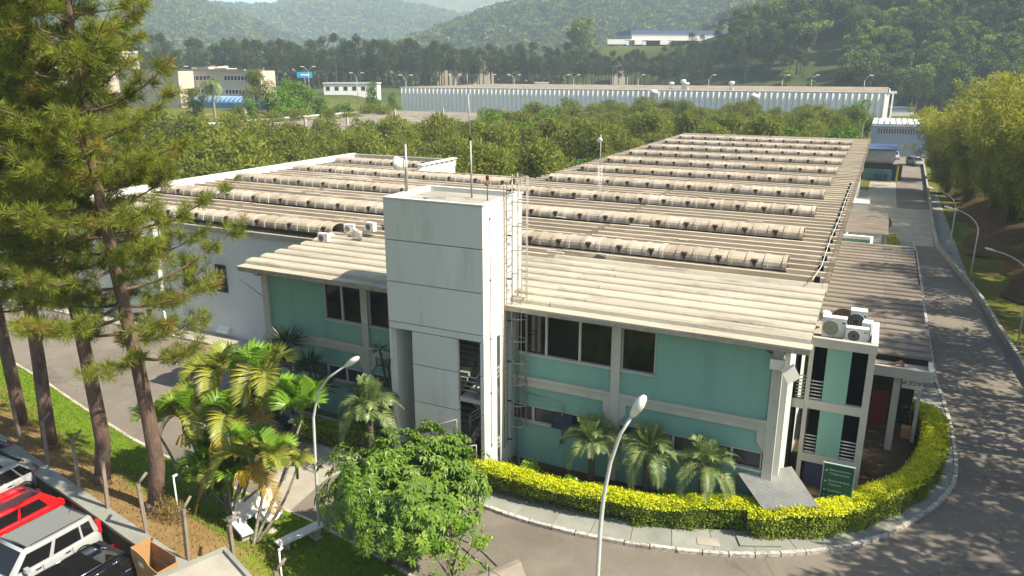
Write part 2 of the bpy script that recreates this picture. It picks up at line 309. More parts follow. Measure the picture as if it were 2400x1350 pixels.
def quads(verts, mat, v=None, name="leaves", nv=4, smooth=False):
    """verts (N*nv,3): N separate polygons of nv corners"""
    n = len(verts) // nv; me = bpy.data.meshes.new(name)
    me.vertices.add(n * nv); me.vertices.foreach_set("co", np.ascontiguousarray(verts, dtype=np.float32).ravel())
    me.loops.add(n * nv); me.loops.foreach_set("vertex_index", np.arange(n * nv, dtype=np.int32))
    me.polygons.add(n); me.polygons.foreach_set("loop_start", np.arange(0, n * nv, nv, dtype=np.int32)); me.polygons.foreach_set("loop_total", np.full(n, nv, dtype=np.int32))
    if v is not None:
        at = me.attributes.new("v", 'FLOAT', 'POINT'); at.data.foreach_set("value", np.repeat(np.asarray(v, dtype=np.float32), nv))
    mats = mat if isinstance(mat, list) else [mat]
    for m in mats: me.materials.append(M[m] if isinstance(m, str) else m)
    me.update(calc_edges=True); return me
def unit(a): return a / np.maximum(1e-9, np.linalg.norm(a, axis=-1, keepdims=True))
def leaves(p, d, up, L, Wd, rng=NR):
    """diamond leaves at p, pointing along d, flat side facing up"""
    d = unit(d); s = unit(np.cross(d, up)); L = np.asarray(L).reshape(-1, 1); Wd = np.asarray(Wd).reshape(-1, 1)
    a = p; b = p + d * L * .45 + s * Wd * .5; c = p + d * L; e = p + d * L * .45 - s * Wd * .5
    return np.stack([a, b, c, e], 1).reshape(-1, 3)
def rdir(n, rng=NR, zb=0.0):
    a = rng.normal(size=(n, 3)); a[:, 2] += zb; return unit(a)
def crown_mesh(name, mat, blobs, n, L, Wd, up=.5, seed=0, shell=.65, flat=.75):
    """leaf cloud over many lobes: (x,y,z,r)"""
    rng = np.random.default_rng(seed); B = np.array(blobs, float)
    w = B[:, 3] ** 2; idx = rng.choice(len(B), n, p=w / w.sum())
    d = rdir(n, rng, .25); r = (shell + (1 - shell) * rng.random(n) ** .6) * (0.8 + .35 * rng.random(n))
    p = B[idx, :3] + d * (r * B[idx, 3])[:, None] * np.array([1, 1, flat])
    dd = unit(d * .7 + rdir(n, rng) * .9); nn = unit(d + rdir(n, rng) * .7 + np.array([0, 0, up]))
    s = rng.uniform(.6, 1.3, n)
    return quads(leaves(p, dd, nn, L * s, Wd * s), mat, rng.random(n), name)
def lobes(R, H, n, rng, rmin=.25, rmax=.45, z0=0, dome=1.0):
    out = []
    for i in range(n):
        a = rng.uniform(0, 2 * math.pi); q = math.sqrt(rng.random()); h = rng.random() ** .8
        env = math.sin(math.pi * (0.12 + .80 * h)) ** .7
        out.append((R * q * env * math.cos(a), R * q * env * math.sin(a), z0 + H * (h * .85 + .05), R * rng.uniform(rmin, rmax)))
    return out

# ------------------------------------------------------------------ ground sheet, roads, pavements
def ground():
    nb, nr = 420, 170
    rs = np.concatenate([np.linspace(0, 90, 46)[1:], np.geomspace(93, 3600, nr - 45)])
    bs = np.concatenate([np.linspace(-math.pi, -.80, 40, endpoint=False), np.linspace(-.80, .80, nb, endpoint=False), np.linspace(.80, math.pi, 40)])
    Bm, Rm = np.meshgrid(bs, rs); u = Rm * np.sin(Bm); v = Rm * np.cos(Bm)
    x = u * cph - v * sph; y = u * sph + v * cph; z = terrain(x, y) - .02
    n1, n2 = Rm.shape; co = np.stack([x, y, z], -1).reshape(-1, 3)
    co = np.concatenate([co, [[0, 0, -.02]]])
    i = np.arange(n1 - 1)[:, None] * n2 + np.arange(n2 - 1)[None]; q = np.stack([i, i + n2, i + n2 + 1, i + 1], -1).reshape(-1, 4)
    me = bpy.data.meshes.new("ground"); fs = [tuple(f[::-1]) for f in q.tolist()] + [(n1 * n2, k + 1, k) for k in range(n2 - 1)]
    me.from_pydata(co.tolist(), [], fs); me.polygons.foreach_set("use_smooth", [True] * len(fs))
    m, nt, bs_, N, L = nm("ground_cover"); geo = N.new("ShaderNodeNewGeometry"); tc = N.new("ShaderNodeTexCoord")
    def noise(s, d=6):
        n = N.new("ShaderNodeTexNoise"); n.inputs["Scale"].default_value = s; n.inputs["Detail"].default_value = d; n.inputs["Roughness"].default_value = .65; L.new(tc.outputs["Object"], n.inputs[0]); return n.outputs[0]
    def rngn(o, a, b):
        r = N.new("ShaderNodeMapRange"); r.inputs[1].default_value = a; r.inputs[2].default_value = b; L.new(o, r.inputs[0]); return r.outputs[0]
    def mix(f, a, b):
        x = N.new("ShaderNodeMix"); x.data_type = 'RGBA'; L.new(f, x.inputs[0])
        for k, c in ((6, a), (7, b)):
            if isinstance(c, tuple): x.inputs[k].default_value = rgb(c)
            else: L.new(c, x.inputs[k])
        return x.outputs[2]
    near = mix(rngn(noise(.35), .42, .62), (.10, .145, .022), (.20, .14, .06))
    near = mix(rngn(noise(3, 8), .35, .7), near, (.09, .10, .02))
    hill = mix(rngn(noise(.012, 8), .4, .6), (.035, .055, .016), (.10, .115, .03))
    hill = mix(rngn(noise(.0045, 4), .60, .66), hill, (.36, .27, .15))
    cx = N.new("ShaderNodeVectorMath"); cx.operation = 'LENGTH'; L.new(geo.outputs["Position"], cx.inputs[0])
    f = rngn(cx.outputs["Value"], 210, 330)
    L.new(mix(f, near, hill), bs_.inputs["Base Color"]); bs_.inputs["Roughness"].default_value = 1; bs_.inputs["Specular IOR Level"].default_value = .05
    nb_ = N.new("ShaderNodeBump"); nb_.inputs["Strength"].default_value = .5; nb_.inputs["Distance"].default_value = .1; L.new(noise(8, 5), nb_.inputs["Height"]); L.new(nb_.outputs[0], bs_.inputs["Normal"])
    me.materials.append(m); struct(place("ground", me))
ground()

KERB = [(-26.0, 27.2), (-20.8, 27.0), (-16.6, 25.4), (-15.0, 24.3), (-13.4, 23.7), (-11.9, 23.45), (-10.4, 23.35), (-9.0, 23.4), (-7.8, 23.52), (-6.3, 23.75), (-4.8, 24.1), (-3.3, 24.6), (-1.9, 25.25), (-.5, 26.1), (.9, 27.2), (2.0, 28.5), (3.0, 30.1), (3.85, 31.7), (4.5, 33.4), (4.75, 35), (4.85, 36.8), (4.85, 39), (4.8, 41), (4.7, 43), (4.45, 46.5), (4.4, 52), (4.4, 60), (4.4, 70), (4.35, 80), (4.2, 86)]
LKERB = [(-75, 31.0), (-60, 28.0), (-50, 26.1), (-41.6, 24.25), (-36, 22.8), (-30.6, 21.5), (-26.4, 20.8), (-22.6, 20.3), (-20.5, 20.05), (-18.2, 19.85), (-16, 19.4), (-13.7, 18.9), (-10, 18.0), (-6, 16.6), (0, 13.5), (12, 6)]
RKERB = [(14, 14), (12.6, 24), (11.4, 34), (10.2, 42), (9.15, 47.5), (8.5, 58), (8.1, 66), (7.0, 76), (6.1, 84.6), (6.15, 95), (6.5, 110), (6.9, 134), (7.4, 165), (8, 205)]
asph = LKERB + RKERB[:] + [(-4, 205), (-4, 141), (2.6, 140), (2.6, 88), (3.9, 87)] + KERB[::-1] + [(-27.3, 33), (-38, 32.6), (-52, 32.6), (-75, 32.8)]
struct(MB().sheet(asph, .012, 'asphalt').build("road"))
def offset(poly, d):
    out = []
    for i, p in enumerate(poly):
        a = Vector(poly[max(i - 1, 0)]); b = Vector(poly[min(i + 1, len(poly) - 1)]); t = (b - a).normalized(); out.append((p[0] - t.y * d, p[1] + t.x * d))
    return out
def resample(poly, step):
    P = [Vector(p) for p in poly]; out = [P[0].copy()]; acc = 0
    for a, b in zip(P, P[1:]):
        l = (b - a).length; t = step - acc
        while t <= l: out.append(a.lerp(b, t / l)); t += step
        acc = (acc + l) % step
    return [(p.x, p.y) for p in out]
def kerb_run(name, line, step, w, z0, z1, mat, gap=.025):
    root = struct(place(name, None)); k2 = resample(line, step); o2 = offset(k2, w)
    for i in range(len(k2) - 1):
        a, b = Vector(k2[i]), Vector(k2[i + 1]); c, d = Vector(o2[i]), Vector(o2[i + 1]); g_ = gap / max(.1, (b - a).length); j = RNG.uniform(-.012, .012)
        q = [a.lerp(b, g_), b.lerp(a, g_), d.lerp(c, g_), c.lerp(d, g_)]
        m = MB(); m.prism([(p.x, p.y) for p in q], z0, z1 + j, mat); m.build("kerb_stone", root)
    return root
kerb_run("kerb", KERB, .95, .17, .0, .15, 'kerbw')
# pavement slabs between kerb and hedge
HFRONT = [(-15.6, 25.2), (-14.4, 24.75), (-12.8, 24.5), (-11.9, 24.5), (-10.0, 24.6), (-8.3, 24.72), (-6.6, 25.0), (-5.1, 25.5), (-3.6, 26.2), (-2.3, 26.35), (-1.3, 26.75), (.1, 27.5), (1.5, 29.1), (2.4, 30.4), (3.2, 31.8), (3.75, 33.3), (4.05, 34.8), (4.2, 36.2), (4.2, 38.0), (4.0, 39.7), (3.3, 40.4), (2.2, 40.7), (.9, 40.7)]
pav = struct(place("pavement", None))
o0 = offset(resample(KERB, 1.55), .18); o1 = offset(resample(KERB, 1.55), 1.55)
for i in range(3, len(o0) - 1):
    q = [Vector(o0[i]), Vector(o0[i + 1]), Vector(o1[i + 1]), Vector(o1[i])]; c = sum(q, Vector((0, 0))) / 4
    q = [p + (c - p).normalized() * .015 for p in q]
    MB().prism([(p.x, p.y) for p in q], .02, .125 + RNG.uniform(-.006, .006), 'conc').build("slab", pav)
struct(MB().sheet([(-22, 27.3), (-16.4, 25.6)] + [(x, y + .05) for x, y in offset(resample(KERB, 1.55), .25)[8:-1]] + [(-1.8, 82), (-1.8, 40), (-2.2, 27.9), (-22, 27.9)], .06, 'soil').build("garden_bed"))
MB().prism([(-4.35, 24.75), (-3.55, 24.95), (-3.75, 25.45), (-4.5, 25.2)], .126, .150, 'conc2').build("manhole_cover", label="pale rectangular inspection cover on the pavement before the hedge", cat="manhole cover")
MB().box(-.75, .75, -.3, .3, 0, .05, 'conc').build("manhole_cover", loc=(-2.35, 25.9, .13), rot=(0, 0, .42), label="raised dark-edged concrete cover beside the step in the hedge", cat="manhole cover")
# left road kerb
kerb_run("road_edge_kerb", LKERB[1:], 1.2, -.14, .0, .10, 'kerbw')
# right road low wall
rw = thing("roadside_wall", "long low concrete wall along the right side of the service road", "wall")
k2 = resample(RKERB, 2.0); o2 = offset(k2, -.22)
for i in range(len(k2) - 1):
    a, b, c, d = Vector(k2[i]), Vector(k2[i + 1]), Vector(o2[i + 1]), Vector(o2[i]); q = [a.lerp(b, .006), b.lerp(a, .006), c.lerp(d, .006), d.lerp(c, .006)]
    MB().prism([(p.x, p.y) for p in q], -.1, .48 + RNG.uniform(-.01, .01), 'conc2').build("wall_segment", rw)
# drive, patches
struct(MB().sheet([(-22.6, 22.9), (-21.3, 20.2), (-19.6, 20.05), (-19.9, 22.6), (-19.2, 25.0), (-22.3, 25.0)], .017, 'conc2').build("driveway"))
struct(MB().sheet([(-75, 32.85), (-38, 32.65), (-27.9, 33.05), (-27.9, 34.2), (-75, 34.2)], .10, 'conc2').build("wall_footpath"))
kerb_run("wall_kerb", [(-70, 32.75), (-38, 32.5), (-28.2, 32.9)], 1.3, .14, .0, .14, 'kerbw')
struct(MB().sheet([(-80, 34), (8, 34), (8, 36), (8, 123), (-58, 123), (-80, 60)], .008, 'conc').build("yard"))
struct(MB().sheet([(-1.0, 84), (5.9, 84.8), (6.3, 100), (6.4, 108), (2.7, 108), (2.7, 134), (-1, 134)], .018, 'conc2').build("forecourt"))
# crack sealing lines
cs = struct(place("road_crack", None))
for pl in ([(-13.9, 21.2), (-12.6, 21.35), (-11.6, 21.1), (-10.6, 20.5), (-9.7, 20.15), (-8.6, 20.5), (-7.7, 20.75), (-6.5, 20.9), (-5.6, 21.4)], [(-12.2, 20.9), (-11.2, 20.4), (-10.4, 19.9)]):
    P = resample(pl, .3); P = [(x + RNG.uniform(-.03, .03), y + RNG.uniform(-.03, .03)) for x, y in P]; Q = offset(P, .07); m = MB()
    for i in range(len(P) - 1): m.add([(*P[i], .018), (*P[i + 1], .018), (*Q[i + 1], .018), (*Q[i], .018)], [(0, 1, 2, 3)], 'rubber')
    mm = m.build("crack_line", cs)

# ================================================================== office building with teal front
def panel_prof(p, ridge=.30):                       # one concrete roof beam seen from its end: flat channel, raised rounded ridge
    a = [(0, 0), (.24, ridge * .80), (.30, ridge), (.50, ridge), (.58, ridge * .75), (.84, ridge * .14), (p - .02, .02)]
    return a + [(y, z - .06) for y, z in a[::-1]]
def flat_prof(p):                                   # wide smooth hump of the pale front panels
    a = [(0, 0), (.06, .17), (.16, .235), (.52, .26), (.78, .20), (.90, .09), (p - .01, .05)]
    return a + [(y, z - .07) for y, z in a[::-1]]
def make_panel(name, x0, x1, prof, mat, collar=.0):
    m = MB().profx(prof, x0, x1, mat)
    if mat in ('old', 'old2'): m.profx([(.285, .285), (.315, .312), (.49, .312), (.52, .285)], x0 - .005, x1 + .005, 'ridge')  # pale strip paints the sunlit top of each dark beam
    if collar: m.profx([(y, z + .025) for y, z in prof], x1 - collar, x1 + .02, mat)
    return m.mesh(name)
def vent_meshes(mat):
    out = []
    R_, HH, pl = .66, .38, .86
    for notch in (False, True):
        m = MB(); n = 9
        def arc(r, h): return [(-r * math.cos(math.pi * k / n), h * math.sin(math.pi * k / n) ** .85) for k in range(n + 1)]
        A = [(-R_, -.22)] + arc(R_, HH) + [(R_, -.22)]
        B = [(y * .93, z * .93 - .0) for y, z in A]
        m.profx(A + B[::-1], 0, pl - .03, mat)
        A2 = [(y * 1.09, z * 1.1) for y, z in A]; m.profx(A2 + A[::-1], pl - .16, pl + .03, mat)
        if notch: m.add([(.10, -R_ * 1.02, .20), (.42, -R_ * 1.02, .20), (.26, -R_ * 1.06, -.18), (.10, -R_ * .82, .24), (.42, -R_ * .82, .24), (.26, -R_ * .9, -.18)], [(0, 2, 1), (0, 1, 4, 3), (1, 2, 5, 4), (2, 0, 3, 5)], 'notch')
        out.append(m.mesh("vent_cap"))
    return out
office = thing("office_building", "two storey office with teal painted front, white pillars and long grey ridged roof", "building")
FY = 28.0
PIL = [-27.6, -21.4, -15.1, -8.77, -2.5]
# walls
wl = MB()
def wbox(x0, x1, z0, z1, y0=FY, y1=FY + .25, m='teal'): wl.box(x0, x1, y0, y1, z0, z1, m)
BAYS = [(-27.43, -21.6, [(-23.85, -21.62)]), (-21.2, -15.3, [(-21.18, -15.3)]), (-14.9, -8.95, [(-14.9, -8.95)]), (-8.58, -2.72, [(-8.56, -7.14)])]
for x0, x1, wins in BAYS:
    wbox(x0, x1, 0, 1.93); wbox(x0, x1, 2.72, 3.63); wbox(x0, x1, 4.11, 5.14); wbox(x0, x1, 7.0, 7.22, m='trim')
    c = x0
    for a, b in wins:
        if a > c + .1: wbox(c, a, 5.14, 7.0)
        c = b
    if x1 > c + .1: wbox(c, x1, 5.14, 7.0)
wl.box(-27.75, -27.5, FY + .25, 34.2, 0, 7.3, 'white2'); wl.box(-2.35, -2.1, FY + .2, 118, 0, 7.2, 'white'); wl.box(-27.4, -2.4, 117.7, 118, 0, 7.3, 'white')
wl.box(-27.7, -27.45, 62, 118, 0, 7.3, 'white')
wl.build("wall", office)
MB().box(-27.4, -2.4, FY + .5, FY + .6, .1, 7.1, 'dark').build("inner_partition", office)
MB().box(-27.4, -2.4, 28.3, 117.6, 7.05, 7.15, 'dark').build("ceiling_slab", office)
for px in PIL:
    m = MB().box(px - .19, px + .19, FY - .14, FY + .3, 0, 7.25, 'trim')
    if px > -3: m.box(px - .19, px + .19, FY + .3, FY + .55, 0, 7.25, 'white')
    m.build("pillar", office)
    cp = [(px - .19, 2.85), (px - .19, 3.62)]
    for sg in (-1, 1):
        q = [(px + sg * .19, 2.75), (px + sg * .50, 3.2), (px + sg * .50, 3.64), (px + sg * .19, 3.64)]
        vs = [(a, FY - .10, b) for a, b in q] + [(a, FY + .02, b) for a, b in q]
        fs = [(0, 1, 2, 3), (7, 6, 5, 4)] + [(i, (i + 4), (i + 1) % 4 + 4, (i + 1) % 4) for i in range(4)]
        if not (sg > 0 and px > -3): MB().add(vs, fs, 'trim').build("pillar_capital", office)
for x0, x1, _ in BAYS:
    MB().box(x0 - .02, x1 + .02, FY - .10, FY + .02, 3.64, 3.99, 'trim').box(x0 - .02, x1 + .02, FY - .17, FY + .02, 3.99, 4.12, 'trim').build("floor_beam", office)
def window(x0, x1, z0, z1, mull, parent=office, y=FY, fr='trim', gl='glass', sill=True):
    f = MB(); w = .045
    f.box(x0, x1, y - .02, y + .12, z0, z0 + w, fr).box(x0, x1, y - .02, y + .12, z1 - w, z1, fr)
    f.box(x0, x0 + w, y - .02, y + .12, z0 + w, z1 - w, fr).box(x1 - w, x1, y - .02, y + .12, z0 + w, z1 - w, fr)
    if sill: f.box(x0 - .03, x1 + .03, y - .09, y - .02, z0 - .05, z0 + .03, fr)
    o = f.build("window", parent)
    for q in mull: MB().box(q - .05, q + .05, y - .015, y + .115, z0 + w, z1 - w, fr).build("mullion", o)
    e = [x0 + w] + [q for q in mull] + [x1 - w]
    for a, b in zip(e, e[1:]):
        a2 = a + (.05 if a != e[0] else 0); b2 = b - (.05 if b != e[-1] else 0)
        MB().box(a2, b2, y + .07, y + .085, z0 + w, z1 - w, gl).build("pane", o)
    return o
window(-23.85, -21.62, 5.15, 6.99, [-22.8]); window(-21.18, -15.31, 5.15, 6.99, [-19.7, -18.2, -16.7])
window(-14.89, -8.97, 5.15, 6.99, [-13.43, -11.93, -10.4]); window(-8.56, -7.15, 5.15, 6.99, [])
for x0, x1, _ in BAYS:
    n = 5; window(x0 + .02, x1 - .02, 1.94, 2.71, [x0 + (x1 - x0) * k / n for k in range(1, n)], gl='glassb')
MB().add([(-11.5, FY - .02, 2.68), (-10.6, FY - .02, 2.68), (-10.6, FY - .38, 2.05), (-11.5, FY - .38, 2.05), (-11.5, FY, 2.66), (-10.6, FY, 2.66), (-10.6, FY - .35, 2.03), (-11.5, FY - .35, 2.03)],
         [(0, 3, 2, 1), (4, 5, 6, 7), (0, 1, 5, 4), (2, 3, 7, 6), (1, 2, 6, 5), (3, 0, 4, 7)], 'glass').build("open_sash", office)
MB().box(-28.5, -1.4, 27.05, 27.13, 7.30, 7.50, 'steel').box(-28.5, -1.4, 27.13, 28.0, 7.26, 7.31, 'rust').build("eave_fascia", office)
MB().tube([(-14, 27.55, 7.18), (-8, 27.6, 7.14), (-3.0, 27.75, 7.1), (-2.75, 27.8, 6.9)], .05, 'rust').build("rain_pipe", office)
MB().box(-27.9, -27.6, 27.5, 28.0, 7.0, 7.28, 'trim').build("eave_bracket", office)
MB().tube([(-13.2, 27.93, 3.35), (-11.3, 27.93, 3.15), (-11.15, 27.93, 3.1), (-11.1, 27.93, 3.0), (-11.1, 27.93, 1.35)], .028, 'steel', 6).box(-11.17, -11.03, 27.86, 27.98, 1.22, 1.36, 'rubber').build("cable_conduit", office)
# pale front roof
MB().box(-28.55, -1.35, 27.02, 27.62, 7.46, 7.54, 'cream').build("eave_ledge", office)
pf = flat_prof(1.03)
for k in range(7):
    cuts = [-28.5, -19.5 + RNG.uniform(-1, 1), -10.6 + RNG.uniform(-1.5, 1.5), -1.4]
    for i in range(3):
        o = place("roof_panel", make_panel("roof_panel", cuts[i], cuts[i + 1] - .03, pf, 'cream', .0), office, (0, 27.58 + 1.03 * k, 7.50 + .012 * k + RNG.uniform(0, .018)))
# weathered main roof
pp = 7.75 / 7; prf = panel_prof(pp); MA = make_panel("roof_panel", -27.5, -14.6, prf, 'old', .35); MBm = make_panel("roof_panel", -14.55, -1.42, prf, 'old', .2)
MC = make_panel("roof_panel", -14.55, -1.42, prf, 'cream', .2)
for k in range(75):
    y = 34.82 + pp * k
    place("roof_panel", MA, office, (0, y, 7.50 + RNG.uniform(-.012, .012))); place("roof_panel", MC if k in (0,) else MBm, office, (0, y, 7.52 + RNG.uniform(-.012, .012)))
VA, VB = vent_meshes('cap'); VC, VD = vent_meshes('cap2')
for k in range(10):
    y = 37.3 + 7.75 * k + .62; x0 = -26.6 if k > 2 else -26.8
    MB().box(x0, -3.4, y - .72, y + .72, 7.55, 7.76, 'curb_shade').build("vent_curb", office)  # curb coloured as the shadow under the caps
    n = int((-3.4 - x0) / .86); pale = RNG.randint(2, 20)
    for i in range(n):
        a, b = (VC, VD) if (pale <= i < pale + 5 or RNG.random() < .12) else (VA, VB)
        place("vent_cap", b if i % 2 else a, office, (-3.45 - .86 * (i + 1), y, 7.93 + RNG.uniform(-.01, .01)))
MB().tube([(-2.05, 34.9, 8.05), (-1.9, 38, 7.98), (-1.95, 45, 7.95), (-1.85, 52, 7.98), (-1.9, 60, 7.95), (-1.8, 70, 7.98)], .022, 'wsteel', 5).build("lightning_conductor", office)
for k in range(16): MB().box(-2.05, -1.8, 0, .03, 0, .40, 'rubber').build("conductor_bracket", office, (0, 36 + k * 2.2, 7.55))
for x, y, w in [(-15.2, 35.4, 1.0), (-12.6, 36.0, .6), (-13.4, 44.2, 1.2), (-9.6, 41.2, .5), (-18.5, 44.6, .7), (-7, 48.5, .9), (-20, 52, 1), (-12, 57, .8), (-9, 34.6, .8)]:
    MB().box(0, w, 0, .22, 0, .05, 'conc2').build("roof_patch", office, (x, y, 7.86), rot=(0, 0, RNG.uniform(-.2, .2)))
# ================================================================== white side hall, left
hall = thing("side_hall", "low white hall with blank front wall and ridged roof left of the office", "building")
m = MB().box(-42.5, -27.76, 34.2, 34.5, 0, 7.1, 'white2'); m.box(-42.6, -42.45, 33.95, 34.5, 0, 7.3, 'white2')
m.box(-52.4, -52.2, 34.3, 68, 0, 7.5, 'white'); m.box(-52.4, -39.5, 67.8, 68, 0, 7.5, 'white'); m.box(-39.7, -27.5, 62.4, 62.6, 0, 7.5, 'white'); m.build("wall", hall)
pl = [(-52.4, 34.2)]
for k in range(8): pl += [(-52.4 + 1.24 * k + .75, 34.2), (-52.4 + 1.24 * k + 1.0, 33.65)]
pl.append((-42.55, 34.2)); m = MB()
for (a, b), (c, d) in zip(pl, pl[1:]): m.add([(a, b, 0), (c, d, 0), (c, d, 7.3), (a, b, 7.3)], [(0, 1, 2, 3)], 'white')
m.box(-52.4, -42.5, 34.25, 34.45, 0, 7.3, 'white'); m.build("folded_wall_panels", hall)
MB().box(-42.5, -27.5, 34.05, 34.28, 7.1, 7.42, 'conc2').build("front_parapet", hall)
MB().box(-52.6, -52.1, 33.9, 68.1, 7.5, 8.25, 'ribwhite').box(-52.1, -39.4, 67.7, 68.1, 7.5, 8.2, 'cream').build("parapet", hall)
m = MB(); yy = 61.5; zz = 8.25
k = 0
while yy < 68:
    m.add([(-39.7, yy, 6.2), (-39.35, yy + .55, 6.2), (-39.35, yy + .55, zz), (-39.7, yy, zz), (-39.7, yy + .95, 6.2), (-39.7, yy + .95, zz)], [(0, 1, 2, 3), (1, 4, 5, 2)], 'ribwhite'); yy += .95
m.box(-39.9, -39.7, 61.5, 68.1, 6.2, 8.3, 'ribwhite').box(-39.9, -39.3, 61.4, 68.15, 8.25, 8.36, 'ribwhite'); m.build("folded_parapet", hall)
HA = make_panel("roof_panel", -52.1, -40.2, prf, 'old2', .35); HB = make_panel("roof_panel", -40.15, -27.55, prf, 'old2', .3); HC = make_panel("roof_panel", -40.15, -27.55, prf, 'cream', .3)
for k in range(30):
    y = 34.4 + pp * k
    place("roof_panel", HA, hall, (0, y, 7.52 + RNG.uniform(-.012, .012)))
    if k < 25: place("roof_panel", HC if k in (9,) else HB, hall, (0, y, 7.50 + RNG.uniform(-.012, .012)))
for y, x0, x1 in [(34.4, -51.4, -28.4), (41.25, -51.5, -27.6), (49.1, -51.6, -27.6), (56.4, -51.6, -27.6), (63.3, -51.6, -40.9)]:
    yc = y + .62; MB().box(x0, x1, yc - .72, yc + .72, 7.55, 7.76, 'curb_shade').build("vent_curb", hall)
    for i in range(int((x1 - x0) / .86)):
        a, b = (VA, VB) if RNG.random() < .55 else (VC, VD)
        place("vent_cap", b if i % 3 == 0 else a, hall, (x1 - .86 * (i + 1), yc, 7.93 + RNG.uniform(-.01, .01)))
def louver(x, w, z0, z1):
    o = MB().box(x, x + w, 34.12, 34.2, z0, z1, 'grille').build("louver", hall)
    n = 6
    for k in range(n): MB().add([(x + .04, 34.12, z0 + (z1 - z0) * (k + .15) / n), (x + w - .04, 34.12, z0 + (z1 - z0) * (k + .15) / n), (x + w - .04, 34.02, z0 + (z1 - z0) * (k + .85) / n), (x + .04, 34.02, z0 + (z1 - z0) * (k + .85) / n)], [(0, 1, 2, 3)], 'rubber').build("slat", o)
louver(-37.92, .88, 3.14, 4.97); louver(-40.9, .88, 3.14, 4.97)
for x in (-40.57, -38.1):
    MB().add([(x, 34.2, .78), (x + .95, 34.2, .78), (x + .95, 33.8, .52), (x, 33.8, .52), (x, 34.2, .45), (x + .95, 34.2, .45), (x + .95, 33.8, .42), (x, 33.8, .42)], [(0, 3, 2, 1), (4, 5, 6, 7), (2, 3, 7, 6), (1, 2, 6, 5), (0, 4, 7, 3)], 'ribwhite').build("vent_hood", hall)

# ================================================================== stair tower
tw = thing("stair_tower", "tall white stair tower standing before the teal office front", "tower")
TX0, TX1, TY, TZ = -18.08, -13.47, 25.2, 12.0; JS = [3.23, 4.95, 6.74, 8.51, 10.3, TZ]
def tpanel(x0, x1, z0, z1, m='white'): MB().box(x0 + .012, x1 - .012, TY, TY + .2, z0 + .018, z1 - .018, m).build("wall_panel", tw)
for z0, z1 in zip([6.74, 8.51, 10.3], [8.51, 10.3, TZ]): tpanel(TX0, TX1, z0, z1)
tpanel(TX0, TX1, 6.43, 6.74); zs = [0, 1.5, 3.23, 4.95, 6.43]
for z0, z1 in zip(zs, zs[1:]):
    tpanel(TX0, -17.95, z0, z1); tpanel(-16.92, -14.72, z0, z1); tpanel(-13.66, TX1, z0, z1)
b = MB(); b.box(TX0 + .02, TX0 + .2, TY + .2, 28.6, 0, TZ - .02, 'white').box(TX0 + .2, TX1 - .21, TY + .2, TY + .24, 6.43, TZ - .05, 'grille')
b.box(-16.9, -14.8, TY + .2, TY + .24, 0, 6.43, 'grille'); b.box(-17.95, -17.15, TY + 2.3, TY + 2.35, 0, 6.43, 'white2').box(-17.15, -16.9, TY + 2.1, TY + 2.15, 0, 6.43, 'grille').box(-16.93, -16.85, TY + .2, TY + 2.3, 0, 6.43, 'white2').box(-17.95, -16.9, TY + .2, TY + 2.3, 6.38, 6.43, 'white2')
b.box(TX0 + .2, TX1 - .2, 28.6, 28.7, 7.3, TZ, 'white').build("inner_wall", tw)
sd = MB(); sd.box(TX1 - .2, TX1, TY + .2, 26.35, 0, TZ, 'white').box(TX1 - .2, TX1, 26.65, 28.02, 0, TZ, 'white').box(TX1 - .2, TX1, 26.35, 26.65, 6.35, TZ, 'white').box(TX1 - .2, TX1, 28.02, 28.75, 7.9, TZ, 'white'); sd.build("side_wall", tw)
MB().box(TX0 + .15, TX1 - .15, TY + .15, 28.6, 11.55, 11.86, 'conc2').build("roof_slab", tw)
pz = MB(); pz.box(TX0 - .03, TX1 + .03, TY - .03, TY + .2, TZ, TZ + .06, 'white').box(TX1 - .2, TX1 + .03, TY + .2, 28.6, TZ, TZ + .06, 'white').box(TX0 - .03, TX0 + .2, TY + .2, 28.6, TZ, TZ + .06, 'white').box(TX0 - .03, TX1 + .03, 28.6, 28.85, TZ, TZ + .06, 'white'); pz.build("parapet_cap", tw)
for z in (0.02, 3.66): MB().box(-14.7, -13.68, TY + .05, 27.9, z, z + .18, 'trim').build("landing", tw)
def stair(parent, x0, x1, ya, yb, za, zb, n=9):
    o = MB()
    for k in range(n):
        y0 = ya + (yb - ya) * k / n; y1 = ya + (yb - ya) * (k + 1) / n; z = za + (zb - za) * (k + 1) / n
        o.box(x0, x1, min(y0, y1), max(y0, y1), z - .2, z, 'conc')
    return o.build("stair_flight", parent)
stair(tw, -16.7, -14.9, 26.0, 27.8, 0.1, 1.9); stair(tw, -16.7, -14.9, 26.0, 27.8, 3.9, 5.5); stair(tw, -14.6, -13.75, 27.6, 25.9, 1.9, 3.6)
def railing(parent, p, q, h=1.0, rails=4, mat='steel', r=.022):
    m = MB(); p = Vector(p); q = Vector(q)
    for k in range(rails): d = Vector((0, 0, h * (1 - k * .22))); m.tube([p + d, q + d], r if k else r * 1.35, mat, 6)
    n = max(1, int((q - p).length / .9))
    for k in range(n + 1): c = p.lerp(q, k / n); m.tube([c, c + Vector((0, 0, h))], r, mat, 6)
    return m.build("railing", parent)
railing(tw, (-14.68, TY + .12, 3.84), (-13.9, TY + .12, 3.84), .95, 4); railing(tw, (-13.9, TY + .12, 3.84), (-13.75, TY + 1.1, 4.4), .95, 4)
railing(tw, (-14.62, TY + .2, .3), (-13.9, TY + .9, 1.9), .95, 3); railing(tw, (-14.45, TY + .5, 2.1), (-13.8, TY + .6, 2.6), .8, 3)
railing(tw, (-16.2, 24.75, .1), (-13.75, 24.95, 1.0), .95, 3); railing(tw, (-16.9, 25.05, .9), (-14.75, 25.08, 1.9), .95, 2)
